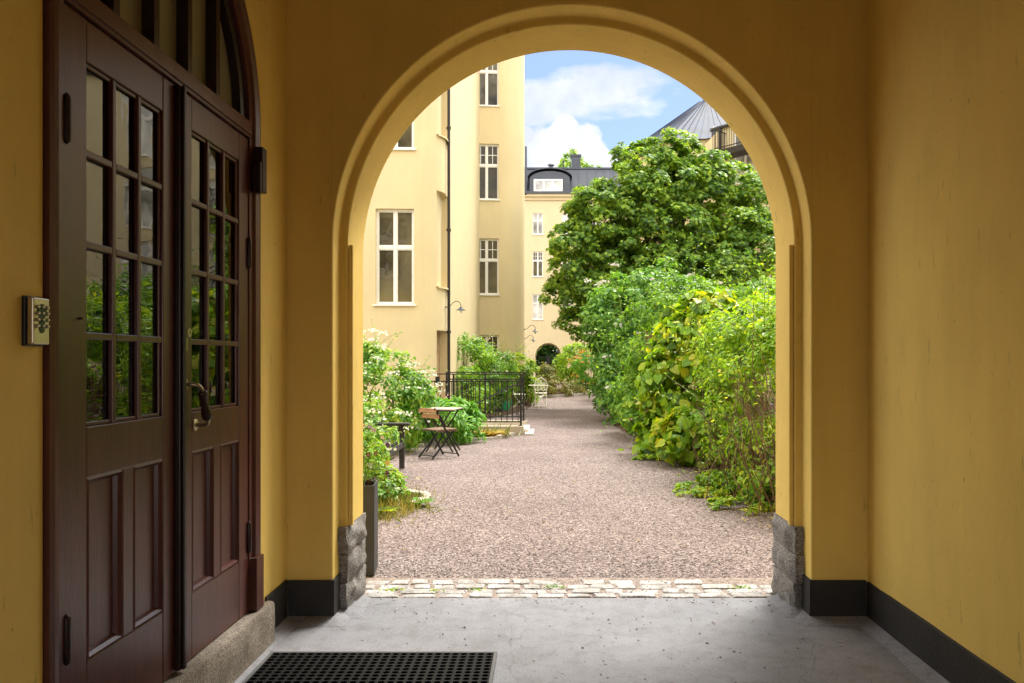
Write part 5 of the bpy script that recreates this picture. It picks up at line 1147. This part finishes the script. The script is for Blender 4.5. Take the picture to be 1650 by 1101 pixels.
# yellowing plants by the kerb
for (x, y, n, lab) in ((-1.22, 15.3, 70, 'yellowing broad leaved plant in front of the pale kerb'), (-2.2, 15.2, 40, 'straggly half dried plant beside the peony bush')):
    t = thing('yellowed_plant', lab, 'plant', (x, y, 0)); a = rng.random(n) * 6.28; d = np.stack([np.cos(a), np.sin(a), .4 + .6 * rng.random(n)], 1)
    leaf_mesh('leaves', M['yellow_leaf'], t, np.tile(np.array([[x, y, .02]]), (n, 1)) + rng.normal(size=(n, 3)) * np.array([.14, .1, 0]), np.stack([-np.cos(a) * .5, -np.sin(a) * .5, np.ones(n)], 1), .26 + .14 * rng.random(n), 'lance', dirs=d * 2.5)
    leaf_mesh('blades', M['grass'], t, np.tile(np.array([[x + .15, y + .1, .0]]), (70, 1)) + rng.normal(size=(70, 3)) * np.array([.22, .1, 0]), rng.normal(size=(70, 3)), .25 + .15 * rng.random(70), 'blade', dirs=np.array([[0, 0, 1.]]) + rng.normal(size=(70, 3)) * .4)
# ---- shrubs behind the railing
shrub('rose_shrub', 'big green rose shrub filling the corner behind the railing', 'shrub', (-2.3, 22.0, 0),
      [(-2.4, 22.6, 1.1, .95, 1.4, .95), (-2.45, 21.3, 1.62, .68, .9, .58), (-1.75, 23.4, 1.15, .66, .9, .68), (-2.2, 20.6, .7, .6, .7, .6), (-1.9, 22.6, .75, .55, .9, .65)], 20000, .085, 'oval', M['shrub'], .24, 9, flowers=[(26, .045, 'petal_white', 3, 'blossom'), (14, .05, 'petal_pink', 2, 'blossom')], shoot=(90, .7, 9, .6, .5, .5), stems=26)
shrub('leafy_shrub', 'loose light green shrub at the foot of the tower behind the white chairs', 'shrub', (-.75, 26.5, 0),
      [(-1.35, 26.2, .75, .8, .45, .75), (-1.15, 26.3, 1.25, .6, .4, .45), (-.62, 26.9, .75, .36, .5, .65)], 10000, .085, 'oval', M['creeper'], .2, 11, shoot=(50, .8, 8, .7, .4, .5), stems=16)
shrub('flower_bed_plant', 'mixed green and russet plants in the far kerbed bed', 'plant', (0, 33.5, 0),
      [(-.1, 33.0, .45, .5, 1.0, .5), (.55, 34, .30, .6, 1.2, .33), (0.0, 33.8, .95, .35, .6, .45), (1.2, 35, .18, .5, 1.2, .2)], 5200, .10, 'oval', M['grass'], .16, 12, flowers=[(20, .05, 'petal_white', 2, 'blossom')], stems=10)
shrub('green_shrub', 'tall yellow green shrub to the right of the distant archway', 'shrub', (1.35, 44, 0), [(1.3, 44, 1.1, .75, .9, 1.05), (1.6, 44.3, 1.9, .6, .8, .6)], 5200, .14, 'oval', M['vine_fine'], .28, 7, stems=10)
shrub('orange_shrub', 'shrub covered in orange blossom near the distant archway', 'shrub', (2.2, 42, 0), [(2.2, 42, 1.0, .75, .8, .9), (2.45, 42.2, 1.6, .5, .6, .5)], 3600, .12, 'oval', M['peony'], .25, 8, flowers=[(150, .06, 'orange_leaf', 5, 'blossom')], stems=10)
shrub('background_shrub', 'dark shrub under the maple by the elder bush', 'shrub', (3.0, 29, 0), [(2.9, 29, 1.3, 1.2, 1.2, 1.2), (4.0, 28, 1.8, 1.6, 1.3, 1.5), (3.4, 31, 2.2, 1.4, 1.2, 1.3)], 8000, .15, 'oval', M['elder'], .34, 5, stems=10)
shrub('background_shrub', 'dark evergreen mass glimpsed through the distant gate', 'shrub', (acx, 63, 0), [(acx - 1.2, 63, 1.6, 1.8, 1.5, 1.7), (acx + 1.4, 64, 2.2, 1.8, 1.5, 2.0), (acx, 66, 3.4, 2.5, 1.6, 2.0)], 17000, .24, 'oval', M['dark_leaf'], .55, 5, stems=12)
# ---- tree top showing over the far roof
pt_ = thing('poplar_tree', 'slim green tree top rising behind the far chimney', 'tree', (2.7, 72, 0))
E_ = [(2.1, 72, 19.0, .95, 1.2, 2.4), (3.0, 72, 18.5, .8, 1.2, 2.2), (4.2, 72, 18.2, .9, 1.2, 1.9), (2.5, 72, 16.5, 1.5, 1.5, 2.5)]
C, D, R = clumps(E_, 2.5, .4, 12); p, nr = clump_leaves(C, D, R, 9000, .6); leaf_mesh('crown', M['maple'], pt_, p, nr, .2 + .1 * rng.random(len(p)), 'oval'); stems_mesh((2.7, 72, 0), [(2.1, 72, 20.3), (3.0, 72, 19.5), (4.1, 72, 19)], .22, .03, .1, 'trunk', M['bark'], pt_, 8)

# fallen leaves and petals along the edges of the gravel
def litter(n, pts, spread):
    L = smooth_line(pts, 200); q = np.array([L[i] for i in rng.integers(0, len(L), n)]); q = np.concatenate([q + rng.normal(size=(n, 2)) * spread, np.full((n, 1), .004)], 1)
    o = leaf_mesh('leaf_litter', M['litter'], None, q, rng.normal(size=q.shape) * .25 + np.array([0, 0, 1]), .03 + .03 * rng.random(n), 'oval', loc=(0, 9, 0)); o['kind'] = 'stuff'
M['litter'] = leafmat('dry_leaves', [(.16, .09, .04), (.34, .22, .09), (.30, .32, .08)], (1.2, 1.1, .6), .2)
litter(420, [(2.25, 6.6), (2.1, 8.2), (2.0, 10), (1.8, 12), (1.65, 15), (1.5, 19)], .16)
litter(200, [(-1.7, 7.6), (-1.5, 8.4), (-1.75, 9.3), (-2.2, 12.4), (-1.4, 14.6)], .16)
litter(60, [(0, 6), (.3, 9), (0, 13), (.3, 20)], .9)
